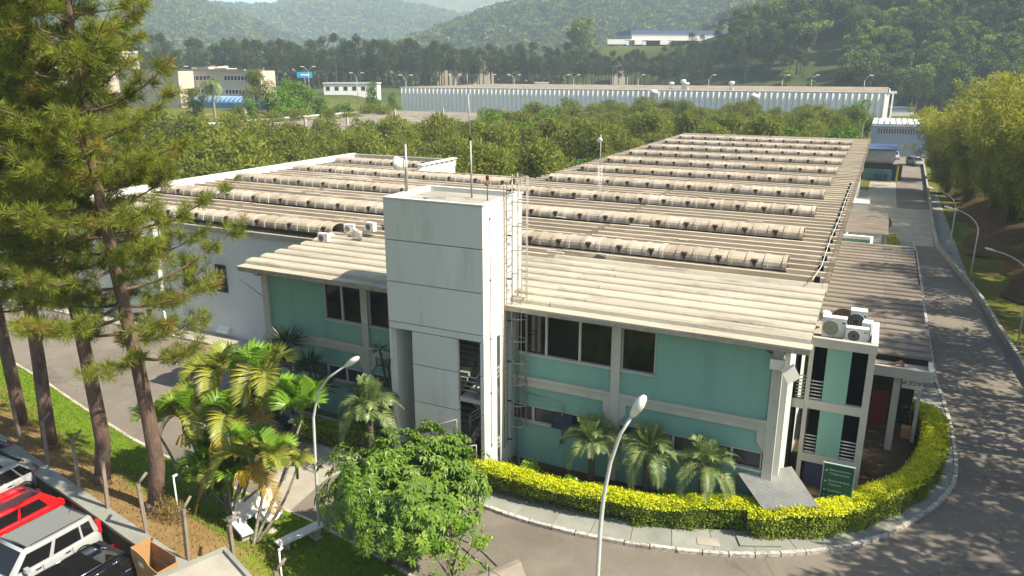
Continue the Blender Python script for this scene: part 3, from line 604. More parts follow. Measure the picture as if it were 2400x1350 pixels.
railing(tw, (-13.52, 26.38, .6), (-13.52, 26.62, .7), .95, 3); railing(tw, (-13.52, 26.38, 3.9), (-13.52, 26.62, 4.0), .95, 3)
MB().tube([(TX1 + .02, 25.75, 11.6), (TX1 + .03, 25.8, 9), (TX1 + .02, 25.72, 7), (TX1 + .03, 25.8, 4), (TX1 + .02, 25.76, 1.5)], .012, 'steel', 4).build("cable", tw)
MB().box(TX1, TX1 + .06, 25.6, 25.85, .1, 1.3, 'ribwhite').build("cable_duct", tw)
for z in (1.6, 4, 6.4, 8.9, 11.4): MB().box(TX1, TX1 + .04, 25.74, 25.80, z, z + .06, 'rubber').build("cable_clip", tw)
for p in [((-17.6, 26.0, 11.8), (-15.6, 26.1, 11.8)), ((-17.2, 27.2, 11.8), (-14.6, 26.6, 11.8)), ((-16.2, 25.6, 11.8), (-14.0, 26.9, 11.8))]: MB().tube([p[0], Vector(p[0]).lerp(Vector(p[1]), .5) + Vector((.1, .3, 0)), p[1]], .02, 'steel', 5).build("roof_cable", tw)
for k in range(6): MB().box(0, .5, 0, .35, 0, .04, 'conc').build("roof_tile", tw, (-17.4 + k * .62, 26.0 + (k % 3) * .5, 11.862), rot=(0, 0, k))
# caged ladder
ld = thing("caged_ladder", "tall caged access ladder fixed to the lit side of the stair tower", "ladder")
lx, ly = -13.22, 27.55
for dy in (-.25, .25): MB().tube([(lx, ly + dy, .15), (lx, ly + dy, 13.0)], .024, 'steel', 6).build("rail", ld)
for k in range(42): MB().tube([(lx, ly - .25, .4 + k * .29), (lx, ly + .25, .4 + k * .29)], .014, 'steel', 5).build("rung", ld)
for k in range(12):
    z = 1.9 + k * 1.0; pts = [(lx + .02 + .62 * math.sin(t) * .9, ly - .33 * math.cos(t), z) for t in [math.pi * i / 12 for i in range(13)]]
    MB().tube(pts, .024, 'steel', 5).build("hoop", ld)
for t in (.25, .5, .75, .0, 1.0):
    a = math.pi * t; MB().tube([(lx + .02 + .56 * math.sin(a), ly - .33 * math.cos(a), 1.9), (lx + .02 + .56 * math.sin(a), ly - .33 * math.cos(a), 12.9)], .018, 'steel', 5).build("cage_bar", ld)
for k in range(7): MB().box(TX1 - .02, lx, ly - .28, ly - .22, 1.2 + k * 1.85, 1.25 + k * 1.85, 'rubber').build("wall_bracket", ld)
l2 = thing("service_ladder", "slim rung ladder on the white tower face inside of the cage ladder", "ladder")
for dy in (-.13, .13): MB().tube([(TX1 + .09, 27.0 + dy, 1.0), (TX1 + .09, 27.0 + dy, 12.6)], .018, 'rust', 6).build("rail", l2)
for k in range(36): MB().tube([(TX1 + .09, 26.87, 1.3 + k * .31), (TX1 + .09, 27.13, 1.3 + k * .31)], .010, 'rust', 4).build("rung", l2)
# roof equipment
mst = thing("dish_mast", "short steel mast on the tower roof carrying a white drum dish", "antenna mast", (-17.95, 26.8, 11.7))
MB().tube([(0, 0, 0), (0, 0, 2.35)], .055, 'steel', 8).build("mast_pole", mst); MB().box(-.12, .12, -.12, .12, 0, .03, 'steel').build("base_plate", mst)
dd = MB().tube([(-.12, -.04, 1.55), (-.42, -.14, 1.55), (-.46, -.153, 1.55)], [.20, .29, .27], 'plastic', 18).build("drum_dish", mst)
MB().box(-.2, .0, -.12, .12, 1.4, 1.7, 'wsteel').build("mounting_box", mst); MB().tube([(0, 0, 1.5), (-.05, -.1, .8), (0, -.05, 0)], .012, 'rubber', 4).build("cable", mst)
m2 = thing("whip_mast", "tall thin antenna mast rising high above the stair tower roof", "antenna mast", (-15.25, 27.6, 11.7))
MB().tube([(0, 0, 0), (-.03, 0, 2.6)], .042, 'steel', 8).tube([(-.03, 0, 2.6), (-.10, 0, 4.4)], .028, 'steel', 7).tube([(-.10, 0, 4.4), (-.14, 0, 5.2)], .012, 'steel', 5).build("mast_pole", m2); MB().cyl((-.03, 0, 2.55), .06, .12, 'rubber', 8).build("joint_clamp", m2); MB().box(-.1, .1, -.1, .1, 0, .02, 'steel').build("base_plate", m2)
m3 = thing("beacon_pole", "small red obstruction light on a thin pole at the tower roof corner", "beacon", (-14.35, 27.3, 11.7))
MB().tube([(0, 0, 0), (0, 0, 1.0)], .025, 'rust', 6).build("mast_pole", m3); MB().lathe((0, 0, 1.0), [(.03, 0), (.07, .03), (.07, .14), (.04, .2)], 'redpanel', 10).build("lamp_glass", m3); MB().box(-.12, .05, -.03, .03, .78, .82, 'rust').build("side_arm", m3)
rt = thing("roof_antenna_tower", "white lattice antenna tower with small dish on the middle of the big roof", "antenna mast", (-19.05, 54.65, 7.8))
ms = MB()
cr = [(.16, 0), (-.08, .14), (-.08, -.14)]
for a in cr: ms.tube([(a[0], a[1], 0), (a[0], a[1], 2.3)], .02, 'ribwhite', 5)
for k in range(9):
    for i in range(3):
        a, b_ = cr[i], cr[(i + 1) % 3]; ms.tube([(a[0], a[1], k * .25), (b_[0], b_[1], (k + 1) * .25)], .012, 'ribwhite', 4)
ms.build("lattice", rt); MB().tube([(0, 0, 2.2), (0, 0, 4.6)], .03, 'wsteel', 6).build("mast_pole", rt); MB().tube([(.0, -.05, 4.2), (-.02, -.16, 4.2)], [.16, .2], 'plastic', 14).build("drum_dish", rt)
for dx, dy in ((-1.4, -.6), (1.3, -.8), (0, 1.4)): MB().tube([(0, 0, 2.2), (dx, dy, 0)], .008, 'wsteel', 3).build("guy_wire", rt)

def ac_unit(label, x, y, z, w, d, h, rz=0, grille='grille', fan=True, group="air conditioning outdoor units"):
    t = thing("outdoor_unit", label, "air conditioner", (x, y, z), rz, group)
    MB().box(-w / 2, w / 2, -d / 2, d / 2, .06, h, 'plastic').build("casing", t)
    for s_ in (-1, 1): MB().box(s_ * w * .35 - .03, s_ * w * .35 + .03, -d / 2 - .02, d / 2 + .02, 0, .06, 'steel').build("foot", t)
    cx = -w * .14; R_ = h * .36
    pts = [(cx + R_ * math.cos(a), -d / 2 - .006, h * .52 + R_ * math.sin(a)) for a in [2 * math.pi * k / 24 for k in range(24)]]
    m = MB(); m.add(pts + [(p[0], -d / 2 + .01, p[2]) for p in pts], [tuple(range(24))] + [(k, k + 24, (k + 1) % 24 + 24, (k + 1) % 24) for k in range(24)], grille); g_ = m.build("fan_grille", t)
    for q in (1.0, .72, .44): MB().tube([(cx + R_ * q * math.cos(a), -d / 2 - .012, h * .52 + R_ * q * math.sin(a)) for a in [2 * math.pi * k / 20 for k in range(21)]], .006, 'wsteel', 4, False).build("guard_ring", g_)
    MB().box(w * .30, w * .44, -d / 2 - .004, -d / 2, h * .78, h * .84, 'rubber').build("name_plate", t)
    MB().box(-w / 2 - .01, w / 2 + .01, -d / 2 - .01, d / 2 + .01, h, h + .02, 'plastic').build("lid", t)
    return t
# ================================================================== stair block on the right corner
sb = thing("stair_block", "two storey white framed stair block with teal panels at the right corner", "stair block")
SX0, SX1, SY = -1.62, .80, 31.0
c = MB()
for x0, x1 in ((SX0, SX0 + .17), (SX1 - .26, SX1)): c.box(x0, x1, SY, SY + .25, 0, 6.33, 'trim')
c.build("column", sb)
c = MB(); c.box(SX0, SX0 + .2, 33.8, 34, 0, 6.4, 'trim').box(SX1 - .2, SX1, 33.8, 34, 0, 6.4, 'trim'); c.build("column", sb)
for z0, z1 in ((1.2, 1.55), (3.6, 3.98)): MB().box(SX0 + .17, SX1 - .26, SY, SY + .22, z0, z1, 'trim').build("cross_beam", sb)
MB().box(SX0 - .03, SX1 + .03, SY - .05, SY + .2, 6.33, 6.70, 'trim').box(SX1 - .22, SX1 + .03, SY + .2, 34.1, 6.33, 6.72, 'white').box(SX0, SX1 - .22, SY + .2, 34.1, 6.33, 6.5, 'conc2').box(SX0, SX1 - .22, 33.9, 34.1, 6.5, 6.72, 'white').build("roof_platform", sb)
MB().box(-.96, -.05, SY + .04, SY + .2, 3.98, 6.33, 'teal').build("teal_panel", sb); MB().box(-.96, -.05, SY + .04, SY + .2, 1.55, 3.6, 'teal').build("teal_panel", sb)
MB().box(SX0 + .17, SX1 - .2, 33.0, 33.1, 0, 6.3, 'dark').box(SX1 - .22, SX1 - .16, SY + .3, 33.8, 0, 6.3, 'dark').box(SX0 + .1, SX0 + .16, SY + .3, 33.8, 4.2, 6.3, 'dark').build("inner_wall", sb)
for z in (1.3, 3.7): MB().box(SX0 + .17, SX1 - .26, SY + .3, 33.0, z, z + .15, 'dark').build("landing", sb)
def slats(x0, x1, z0, n, y=SY + .1):
    for k in range(n): MB().tube([(x0, y, z0 + k * .15), (x1, y, z0 + k * .15)], .026, 'wsteel', 6).build("railing_slat", sb)
slats(SX0 + .17, -.98, 4.05, 6); slats(SX0 + .17, -.98, 1.62, 6); slats(-.05, SX1 - .26, 1.62, 6)
slats(-2.05, SX0 - .03, 4.05, 7)
MB().box(-2.12, SX0, SY - .02, SY + .2, 3.55, 3.95, 'trim').box(-2.12, -2.0, SY + .0, 33, 0, 7.2, 'dark').build("link_beam", sb)
MB().box(SX0 + .3, -.25, SY + .16, SY + .2, 0, 1.2, 'navy').build("door", sb)
MB().box(-2.75, -2.25, 27.62, 27.8, 6.35, 6.75, 'plastic').build("junction_box", label="small white square junction box under the eave at the office corner", cat="junction box")
pn = MB().box(0, .5, 0, .04, 0, .75, 'plastic').build("flood_light_plate", loc=(-2.02, 27.35, 5.95), rot=(.25, -.55, .5)); pn['label'] = "tilted white panel antenna hanging below the roof corner"; pn['category'] = "antenna"
ac_unit("beige outdoor unit with dusty tan fan grille, left on the stair block roof", -.85, 31.95, 6.5, .90, .40, .86, .03, 'grille2')
ac_unit("outdoor unit with black fan grille at the front edge of the stair block roof", .02, 31.65, 6.5, .82, .34, .62, .05)
ac_unit("outdoor unit with open black sides standing behind the others on the block", .0, 33.1, 6.5, .62, .5, .95, .02)
ac_unit("small white outdoor unit turned sideways near the right rim of the block roof", .36, 32.3, 6.5, .5, .34, .72, 1.45)
ac_unit("outdoor unit low between the pale roof end and the side hall vents", -27.5, 32.6, 7.75, 0.65, 0.29, 0.50, .05)
ac_unit("leftmost outdoor unit of the three on the hall roof beside the tower", -27.1, 34.4, 8.0, 0.58, 0.29, 0.47, .3)
ac_unit("rear outdoor unit on the hall roof beside the tower, fan facing left", -26.1, 35.1, 8.0, 0.65, 0.29, 0.54, -.2)
for i, (x, y, w) in enumerate(((-26.55, 34.2, "left"), (-25.95, 33.8, "right"))): MB().lathe((0, 0, 0), [(.15, 0), (.15, .38), (.17, .40), (.05, .46)], 'wsteel', 14).build("roof_fan", loc=(x, y, 7.85), label="small white cylindrical roof fan, the %s one of the pair by the tower" % w, cat="roof fan", group="cylindrical roof fans")
MB().lathe((0, 0, 0), [(.24, 0), (.27, .2), (.2, .34), (.05, .4)], 'plastic', 16).build("water_tank", loc=(-1.28, 33.0, 6.9), label="small white plastic tank behind the beige unit on the block roof", cat="tank")
MB().lathe((0, 0, 0), [(.17, 0), (.2, .13), (.13, .22), (.05, .25)], 'plastic', 16).build("water_tank", loc=(-27.6, 33.3, 7.9), label="small white tank at the end of the hall roof vents", cat="tank")
pts = [(.55 * math.cos(a), .0, .55 * math.sin(a)) for a in [math.pi * k / 14 for k in range(15)]]
MB().add([(0, .12, 0)] + pts, [(0, i + 1, i + 2) for i in range(14)], 'rust').tube(pts, .02, 'steel', 5).build("dish_antenna", loc=(-.55, 33.6, 6.75), label="brown round dish antenna behind the outdoor units", cat="dish antenna")
# ================================================================== side canopies
cn = thing("loading_canopy", "long brown corrugated canopy beside the right side of the office", "canopy")
cpf = [(0, 0), (.03, .07), (.10, .09), (.9, .0), (.98, -.02)]; cpf = cpf + [(y, z - .04) for y, z in cpf[::-1]]
cA = MB().profx(cpf, -1.95, 1.4, 'dkroof').mesh("roof_sheet"); cB = MB().profx([(y, z + .03) for y, z in cpf], 1.3, 3.25, 'dkroof').mesh("roof_sheet")
for k in range(26):
    place("roof_sheet", cA, cn, (0, 37.0 + k * .98, 4.36)); e = 0 if k < 6 else (-.1 if k < 14 else -.18)
    place("roof_sheet", cB, cn, (e, 37.0 + k * .98, 4.34))
for k in range(7): MB().box(2.9, 3.05, 37.3 + k * 4.1, 37.45 + k * 4.1, 0, 4.3, 'trim').build("post", cn)
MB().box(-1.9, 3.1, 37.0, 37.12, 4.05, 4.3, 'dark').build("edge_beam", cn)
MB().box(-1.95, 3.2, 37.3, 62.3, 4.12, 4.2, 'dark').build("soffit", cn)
sc = thing("entrance_slab", "flat white concrete porch slab on a pillar beside the stair block", "porch")
MB().box(.85, 3.25, 35.7, 37.0, 3.85, 4.05, 'conc2').box(.85, 3.25, 35.6, 35.75, 3.8, 4.28, 'trim').box(3.1, 3.28, 35.75, 37.4, 3.8, 4.28, 'white').build("slab", sc)
MB().box(1.80, 2.08, 36.0, 36.3, 0, 3.85, 'trim').build("pillar", sc); MB().box(.8, .95, 36.6, 36.8, 0, 3.85, 'trim').build("pillar", sc)
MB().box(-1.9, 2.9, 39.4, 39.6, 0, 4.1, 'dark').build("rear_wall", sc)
MB().box(1.05, 1.75, 37.6, 37.68, .5, 2.3, 'redpanel').build("red_cabinet", label="dark red cabinet standing in the shade under the porch slab", cat="cabinet")
MB().tube([(.85, 35.95, 4.12), (1.7, 36.3, 4.2), (2.0, 36.45, 4.3), (2.1, 36.5, 4.12), (2.1, 36.5, 4.06)], .07, 'hose', 8).build("drain_pipe", label="pink rusty drain pipe lying bent across the porch slab", cat="pipe")
bd = thing("hanging_sign", "white hanging board with upside down black letters under the porch slab", "sign", (2.62, 37.2, 3.05)); MB().box(-.42, .42, 0, .04, -.28, .3, 'plastic').build("board", bd)
def text(body, size, mat, parent, loc, rot, name="lettering", ext=.004, sx=1.0, align='LEFT'):
    cu = bpy.data.curves.new(name, 'FONT'); cu.body = body; cu.size = size; cu.extrude = ext; cu.align_x = align; cu.materials.append(M[mat]); cu.resolution_u = 3
    t_ = bpy.data.objects.new(name, cu); COL.objects.link(t_); dg = bpy.context.evaluated_depsgraph_get(); me = bpy.data.meshes.new_from_object(t_.evaluated_get(dg)); bpy.data.objects.remove(t_)
    if not me.materials: me.materials.append(M[mat])
    o = bpy.data.objects.new(name, me); COL.objects.link(o); o.parent = parent; o.location = loc; o.rotation_euler = rot; o.scale = (sx, 1, 1); return o
text("AGE P", .30, 'black', bd, (.40, -.008, .12), (rad(90), rad(180), 0))
MB().box(2.5, 2.9, 37.6, 38.0, 0.0, .6, 'cardboard').build("wooden_crate", label="small wooden crate on the floor beneath the hanging board", cat="crate")
c2 = thing("rear_canopy", "small dark finely corrugated canopy farther along the service road", "canopy")
fp = [(0, 0), (.12, .10), (.26, .10), (.38, 0), (.5, 0)]; fp = fp + [(y, z - .03) for y, z in fp[::-1]]
cS = MB().profx(fp, -1.95, 1.35, 'dkroof').mesh("roof_sheet")
for k in range(22): place("roof_sheet", cS, c2, (0, 66.6 + k * .5, 4.3))
for y in (66.9, 77.2): MB().box(1.1, 1.25, y, y + .15, 0, 4.3, 'trim').build("post", c2)
bx = thing("teal_annex", "low teal walled annex with white roof rim between the two canopies", "annex")
MB().box(-1.95, .15, 66.0, 66.2, 0, 3.9, 'teal').box(0, .2, 62.6, 66.0, 0, 3.9, 'teal').build("wall", bx); MB().box(-1.95, .28, 65.85, 66.3, 3.9, 4.15, 'ribwhite').box(.1, .28, 62.6, 65.85, 3.9, 4.15, 'ribwhite').build("roof_rim", bx)
tk = thing("grey_cabin", "tall narrow grey cabin leaning on the office wall by the forecourt", "cabin", (-1.2, 88.5, 0)); MB().box(-.9, .7, 0, 3.4, 0, 3.2, 'white2').build("wall", tk); MB().box(-1, .8, -.1, 3.5, 3.2, 3.35, 'greyroof').build("roof", tk)
# small grey lean-to
gc = thing("lean_to", "small sloping grey corrugated roof beside the green direction sign", "shelter")
A_, B_, C_, D_ = Vector((-3.55, 27.75, 1.75)), Vector((-1.7, 29.0, 1.85)), Vector((-.50, 27.3, 1.35)), Vector((-2.35, 26.35, 1.25)); n = 88; m = MB(); vs = []
for i in range(n + 1):
    t = i / n; off = .03 * math.cos(i * math.pi / 2); vs += [A_.lerp(B_, t) + Vector((0, 0, off)), D_.lerp(C_, t) + Vector((0, 0, off))]
vs2 = [v_ - Vector((0, 0, .02)) for v_ in vs]
m.add(vs + vs2, [(2 * i + 1, 2 * i + 3, 2 * i + 2, 2 * i) for i in range(n)] + [(2 * i + 2 * n + 2, 2 * i + 2 * n + 4, 2 * i + 2 * n + 5, 2 * i + 2 * n + 3) for i in range(n)], 'greyroof').build("roof_sheet", gc)
for p in (A_, B_, C_, D_): MB().box(p.x - .04, p.x + .04, p.y - .04, p.y + .04, 0, p.z - .05, 'rust').build("post", gc)
# green direction sign
gs = thing("direction_sign", "green direction board with white lines of text standing behind the hedge", "sign", (.03, 28.75, 0), 0)
MB().box(-.54, .54, 0, .04, .72, 2.44, 'signg').build("board", gs)
f = MB(); f.box(-.57, .57, -.012, .05, 2.44, 2.475, 'signt').box(-.57, -.54, -.012, .05, .70, 2.44, 'signt').box(.54, .57, -.012, .05, .70, 2.44, 'signt').box(-.57, .57, -.012, .05, .69, .72, 'signt'); f.build("frame", gs)
for x in (-.4, .4): MB().tube([(x, .08, 0), (x, .08, 2.4)], .035, 'steel', 7).build("post", gs)
for z, t in ((2.17, "Estacionamento"), (2.01, "Colaboradores"), (1.71, "Estacionamento"), (1.55, "Visitantes"), (1.29, "Expedição"), (1.04, "Carga / Descarga"), (.80, "Recepção")):
    text(t, .128, 'signt', gs, (-.32, -.006, z), (rad(90), 0, 0), sx=.92)
for z, r in ((2.14, 0), (1.68, 0), (1.31, .0), (1.06, 0), (.82, 0)):
    m = MB(); q = [(-.05, 0), (0, .05), (0, .02), (.05, .02), (.05, -.02), (0, -.02), (0, -.05)]
    m.add([(a, -.006, b) for a, b in q], [(0, 2, 1), (0, 5, 2), (0, 6, 5), (2, 5, 4, 3)], 'signt').build("arrow", gs, (-.43, 0, z + .02))

# ================================================================== near ground left: bank, retaining wall, parking
def wally(x): return 14.5 - .195 * (x + 20.6)
def kerby(x): return float(np.interp(x, [p[0] for p in LKERB], [p[1] for p in LKERB])) - .12
def bankz(x, y):
    yk, yw = kerby(x), wally(x) + .12; t = np.clip((yk - y) / max(.5, yk - yw), 0, 1)
    A = 1.40 - .85 * float(sst(x, -19.5, -15.5)); return .10 + A * float(sst(t, .12, .95)) + .03 * math.sin(x * 1.9 + y) * math.sin(y * 2.3) * (1 if .05 < t < .95 else 0)
def bank():
    xs = np.arange(-62, -2.9, .45); n = 13; vs = []; dry = []
    for x in xs:
        for k in range(n + 1):
            t = k / n; y = kerby(x) + (wally(x) + .12 - kerby(x)) * t if x < -17.5 else kerby(x) + (10.5 - .2 * (x + 17.5) - kerby(x)) * t if x > -15.5 else kerby(x) + ((wally(x) + .12) * (-15.5 - x) / 2 + (10.5 - .2 * (x + 17.5)) * (x + 17.5) / 2 - kerby(x)) * t
            vs.append((x, y, bankz(x, y))); dry.append(t)
    fs = [(i * (n + 1) + k, i * (n + 1) + k + 1, (i + 1) * (n + 1) + k + 1, (i + 1) * (n + 1) + k) for i in range(len(xs) - 1) for k in range(n)]
    me = bpy.data.meshes.new("grass_bank"); me.from_pydata(vs, [], fs); me.polygons.foreach_set("use_smooth", [True] * len(fs))
    at = me.attributes.new("v", 'FLOAT', 'POINT'); at.data.foreach_set("value", dry)
    m, nt, bs, N, L = nm("bank_turf"); a = N.new("ShaderNodeAttribute"); a.attribute_name = "v"; tc = N.new("ShaderNodeTexCoord")
    def noise(s, d=7):
        q = N.new("ShaderNodeTexNoise"); q.inputs["Scale"].default_value = s; q.inputs["Detail"].default_value = d; q.inputs["Roughness"].default_value = .65; L.new(tc.outputs["Object"], q.inputs[0]); return q.outputs[0]
    s_ = N.new("ShaderNodeMath"); s_.operation = 'MULTIPLY_ADD'; L.new(noise(.55), s_.inputs[0]); s_.inputs[1].default_value = 1.5; L.new(a.outputs["Fac"], s_.inputs[2])
    r = N.new("ShaderNodeMapRange"); r.inputs[1].default_value = 1.12; r.inputs[2].default_value = 1.45; L.new(s_.outputs[0], r.inputs[0])
    def mix(f, c1, c2):
        x = N.new("ShaderNodeMix"); x.data_type = 'RGBA'; L.new(f, x.inputs[0])
        for k, c in ((6, c1), (7, c2)):
            if isinstance(c, tuple): x.inputs[k].default_value = rgb(c)
            else: L.new(c, x.inputs[k])
        return x.outputs[2]
    g1 = mix(noise(2.2), (.10, .19, .012), (.17, .25, .022)); d1 = mix(noise(3.0), (.33, .22, .10), (.19, .125, .05))
    L.new(mix(r.outputs[0], g1, d1), bs.inputs["Base Color"]); bs.inputs["Roughness"].default_value = 1; bs.inputs["Specular IOR Level"].default_value = .05
    nb = N.new("ShaderNodeBump"); nb.inputs["Strength"].default_value = .7; nb.inputs["Distance"].default_value = .06; L.new(noise(26), nb.inputs["Height"]); L.new(nb.outputs[0], bs.inputs["Normal"])
    me.materials.append(m); struct(place("grass_bank", me))
    rng = np.random.default_rng(3)
    for nm_, mt, cnt, lo, hi in (("lawn_grass", 'Lgrass', 26000, 0, .6), ("dry_grass", 'Ldry', 11000, .45, 1)):
        x = rng.uniform(-46, -6, cnt); t = rng.uniform(lo, hi, cnt); p = []
        for a_, b_ in zip(x, t):
            yk = kerby(a_); ye = wally(a_) + .15 if a_ < -16.5 else 11.5; y = yk + (ye - yk) * b_ - .05; p.append((a_, y, bankz(a_, y) - .01))
        p = np.array(p); d = unit(rng.normal(size=(cnt, 3)) * [.6, .6, .1] + [0, 0, .8]); s = rng.uniform(.05, .13, cnt)
        o = place(nm_, quads(leaves(p, d, rdir(cnt, rng), s, s * .45), mt, rng.random(cnt), nm_)); o['kind'] = 'stuff'
bank()
W_ = thing("retaining_wall", "long low dark concrete retaining wall between parked cars and the dry grass bank", "wall")
xs = [-60 + 3 * i for i in range(15)] + [-17.6]
for a, b in zip(xs, xs[1:]):
    MB().prism([(a + .01, wally(a) - .2), (b - .01, wally(b) - .2), (b - .01, wally(b) + .02), (a + .01, wally(a) + .02)], .3, 1.44, 'darksoil').build("wall_segment", W_)
    MB().prism([(a + .01, wally(a) - .26), (b - .01, wally(b) - .26), (b - .01, wally(b) + .32), (a + .01, wally(a) + .32)], 1.44, 1.56, 'conc').build("coping", W_)
pk = [(-75, wally(-75) - .2), (-17.6, wally(-17.6) - .2), (-13.5, wally(-13.5) - .2), (-13.5, 2), (-75, 2)]
struct(MB().sheet(pk, .6, 'asphalt').build("parking_ground"))
# fence posts
def post_mesh():
    m = MB().box(-.058, .058, -.058, .058, -.2, 2.0, 'post'); m.tube([(0, 0, 1.97), (.04, .32, 2.3)], .058, 'post', 4); return m.mesh("fence_post")
PM = post_mesh(); wh = ["beside the leftmost pine", "left of the thick pine", "between two pine trunks", "close behind the second pine trunk", "in the pine shade above the silver car", "left of the near pine base", "behind the cardboard box", "by the areca palm stems", "beside the thin palm stems", "near the kiosk corner"]
for i, (x, y) in enumerate([(-37.4, 18.6), (-34.6, 17.9), (-31.9, 17.2), (-29.1, 16.55), (-26.4, 16.0), (-24.0, 15.45), (-21.4, 15.0), (-18.9, 14.55), (-17.4, 15.1), (-14.8, 14.3)]):
    place("fence_post", PM, None, (x, y + .0, bankz(x, max(y, wally(x) + .2)) - .02), (RNG.uniform(-.04, .04), RNG.uniform(-.04, .04), RNG.uniform(-.3, .3) - .2), None, "weathered concrete fence post with bent top " + wh[i], "fence post", "concrete fence posts on the bank")
for x, y, w in ((-21.6, 16.5, "in front of the areca palms"), (-15.75, 15.45, "beside the long white bench")):
    MB().tube([(0, 0, 0), (0, 0, 1.75)], .03, 'ribwhite', 6).box(-.03, .03, -.03, .16, 1.72, 1.78, 'ribwhite').build("garden_stake", loc=(x, y, bankz(x, y)), label="thin white stake standing " + w, cat="stake")

# ================================================================== cars
def car(label, x, y, rz, paint, L=4.1, Wd=1.78, H=1.6, belt=.98, hood=.92, rear='boxy', glassroof=False, roofmat=None, rails=False):
    t = thing("parked_car", label, "car", (x, y, .6), rz, "cars parked against the retaining wall"); h2 = Wd / 2; gnd = .18
    # body: sections along y (front = -L/2)
    tail = {'boxy': 1.0, 'hatch': .98, 'suv': 1.04}[rear]
    st = [(-L / 2, .70, .30, .62), (-L / 2 + .12, .86, .22, .74), (-L / 2 + .5, .97, gnd, hood - .06), (-L / 2 + 1.15, 1, gnd, hood + .02), (0, 1, gnd, belt), (L / 2 - .7, 1, gnd, belt * tail), (L / 2 - .22, .97, gnd + .02, belt * tail), (L / 2 - .04, .90, .25, belt * tail - .12), (L / 2, .84, .32, .66)]
    m = MB(); vs = []; n = 12
    for yy, f, z0, z1 in st:
        w = h2 * f; c = [(-w * .90, z0), (-w, z0 + .14), (-w * 1.0, (z0 + z1) / 2), (-w * .985, z1 - .10), (-w * .90, z1 - .015), (-w * .5, z1 + .015)]
        c = c + [(-a, b) for a, b in c[::-1]]; vs += [(a, yy, b) for a, b in c]
    fs = [(i * n + k, i * n + (k + 1) % n, (i + 1) * n + (k + 1) % n, (i + 1) * n + k) for i in range(len(st) - 1) for k in range(n)] + [tuple(range(n))[::-1], tuple((len(st) - 1) * n + k for k in range(n))]
    m.add(vs, [f[::-1] for f in fs], paint, True); m.build("body", t)
    # greenhouse stations (y_bottom, y_top)
    yf0, yf1 = -L / 2 + 1.02, -L / 2 + (1.62 if rear != 'hatch' else 1.8); yr0, yr1 = L / 2 - .10, L / 2 - {'boxy': .26, 'hatch': .62, 'suv': .72}[rear]
    bw, tw_ = h2 * .955, h2 * (.80 if rear != 'boxy' else .85); zb = belt - .04
    def crn(s_, fy, k):                              # k 0 belt .. 1 roof
        y = (yf0 + (yf1 - yf0) * k) * (1 - fy) + (yr0 + (yr1 - yr0) * k) * fy; taper = 1 - .08 * (abs(fy - .45) * 1.6) ** 2
        return (s_ * (bw + (tw_ - bw) * k) * taper, y, zb + (H - .05 - zb) * k)
    m = MB(); cols = [0, .12, .3, .5, .7, .88, 1]; ring = []
    for k in (0, .82, .95): ring.append([crn(-1, f, k) for f in cols] + [crn(1, f, k) for f in cols[::-1]])
    top = [(p[0] * .90, p[1] * 1.0 + (.05 if i in (0, 13) else (-.05 if i in (6, 7) else 0)), H - .012) for i, p in enumerate(ring[2])]
    nn = 14; vs = ring[0] + ring[1] + ring[2] + top
    fs = [(j * nn + i, (j + 1) * nn + i, (j + 1) * nn + (i + 1) % nn, j * nn + (i + 1) % nn) for j in range(3) for i in range(nn)]
    for i in range(6): fs.append((3 * nn + i, 3 * nn + 13 - i, 3 * nn + 12 - i, 3 * nn + i + 1)[::-1])
    m.add(vs, fs, paint, True); cab = m.build("cabin", t)
    zt = H - .005
    if glassroof or roofmat:
        m = MB(); g0, g1 = top[1][1] + .05, top[4][1] + .05; w = tw_ * .80; mid = (g0 + g1) / 2
        if roofmat: m.box(-tw_ * .84, tw_ * .84, top[0][1] + .12, top[6][1] - .1, H - .02, H - .002, roofmat).build("roof_skin", t)
        else: m.box(-w, w, g0, mid - .02, H - .02, H + .003, 'glass').box(-w, w, mid + .02, g1, H - .02, H + .003, 'glass').build("sunroof", t); MB().box(-w, w, mid - .02, mid + .02, H - .02, H + .006, 'chrome').build("roof_trim", t)
    if roofmat or rails:
        for s_ in (-1, 1): MB().tube([(s_ * tw_ * .87, top[1][1], H - .01), (s_ * tw_ * .87, top[5][1], H - .01)], .018, 'rubber' if roofmat else 'chrome', 6).build("roof_rail", t)
    def glass(s_, f0, f1, k0=.08, k1=.80, trim=True):
        o = 1.012; q = []
        for f, k in ((f0, k0), ((f0 + f1) / 2, k0), (f1, k0), (f1, k1), ((f0 + f1) / 2, k1), (f0, k1)):
            c = crn(s_, f, k); q.append((c[0] + s_ * .012, c[1], c[2]))
        f_ = [(0, 1, 4, 5), (1, 2, 3, 4)]
        if s_ < 0: f_ = [g[::-1] for g in f_]
        w_ = MB().add(q, f_, 'glass').build("side_window", t)
        if trim and rear == 'suv': MB().tube([q[0], q[1], q[2]], .012, 'chrome', 4).tube([q[5], q[4], q[3]], .012, 'chrome', 4).build("window_trim", w_)
    wins = [(.06, .40), (.45, .78), (.81, .94)] if rear != 'hatch' else [(.07, .45), (.49, .84)]
    for s_ in (-1, 1):
        for a, b in wins: glass(s_, a, b)
    def endglass(f, k0, k1, name):
        dy = -.015 if f == 0 else .015; q = []
        for s_, k in ((-1, k0), (1, k0), (1, k1), (-1, k1)):
            c = crn(s_, f, k); q.append((c[0] * .88, c[1] + dy * (1 + .3), c[2] + .012))
        MB().add(q, [(0, 1, 2, 3) if f == 0 else (3, 2, 1, 0)], 'glass').build(name, t)
    endglass(0, .04, .92, "windshield"); endglass(1, .12, .80, "rear_window")
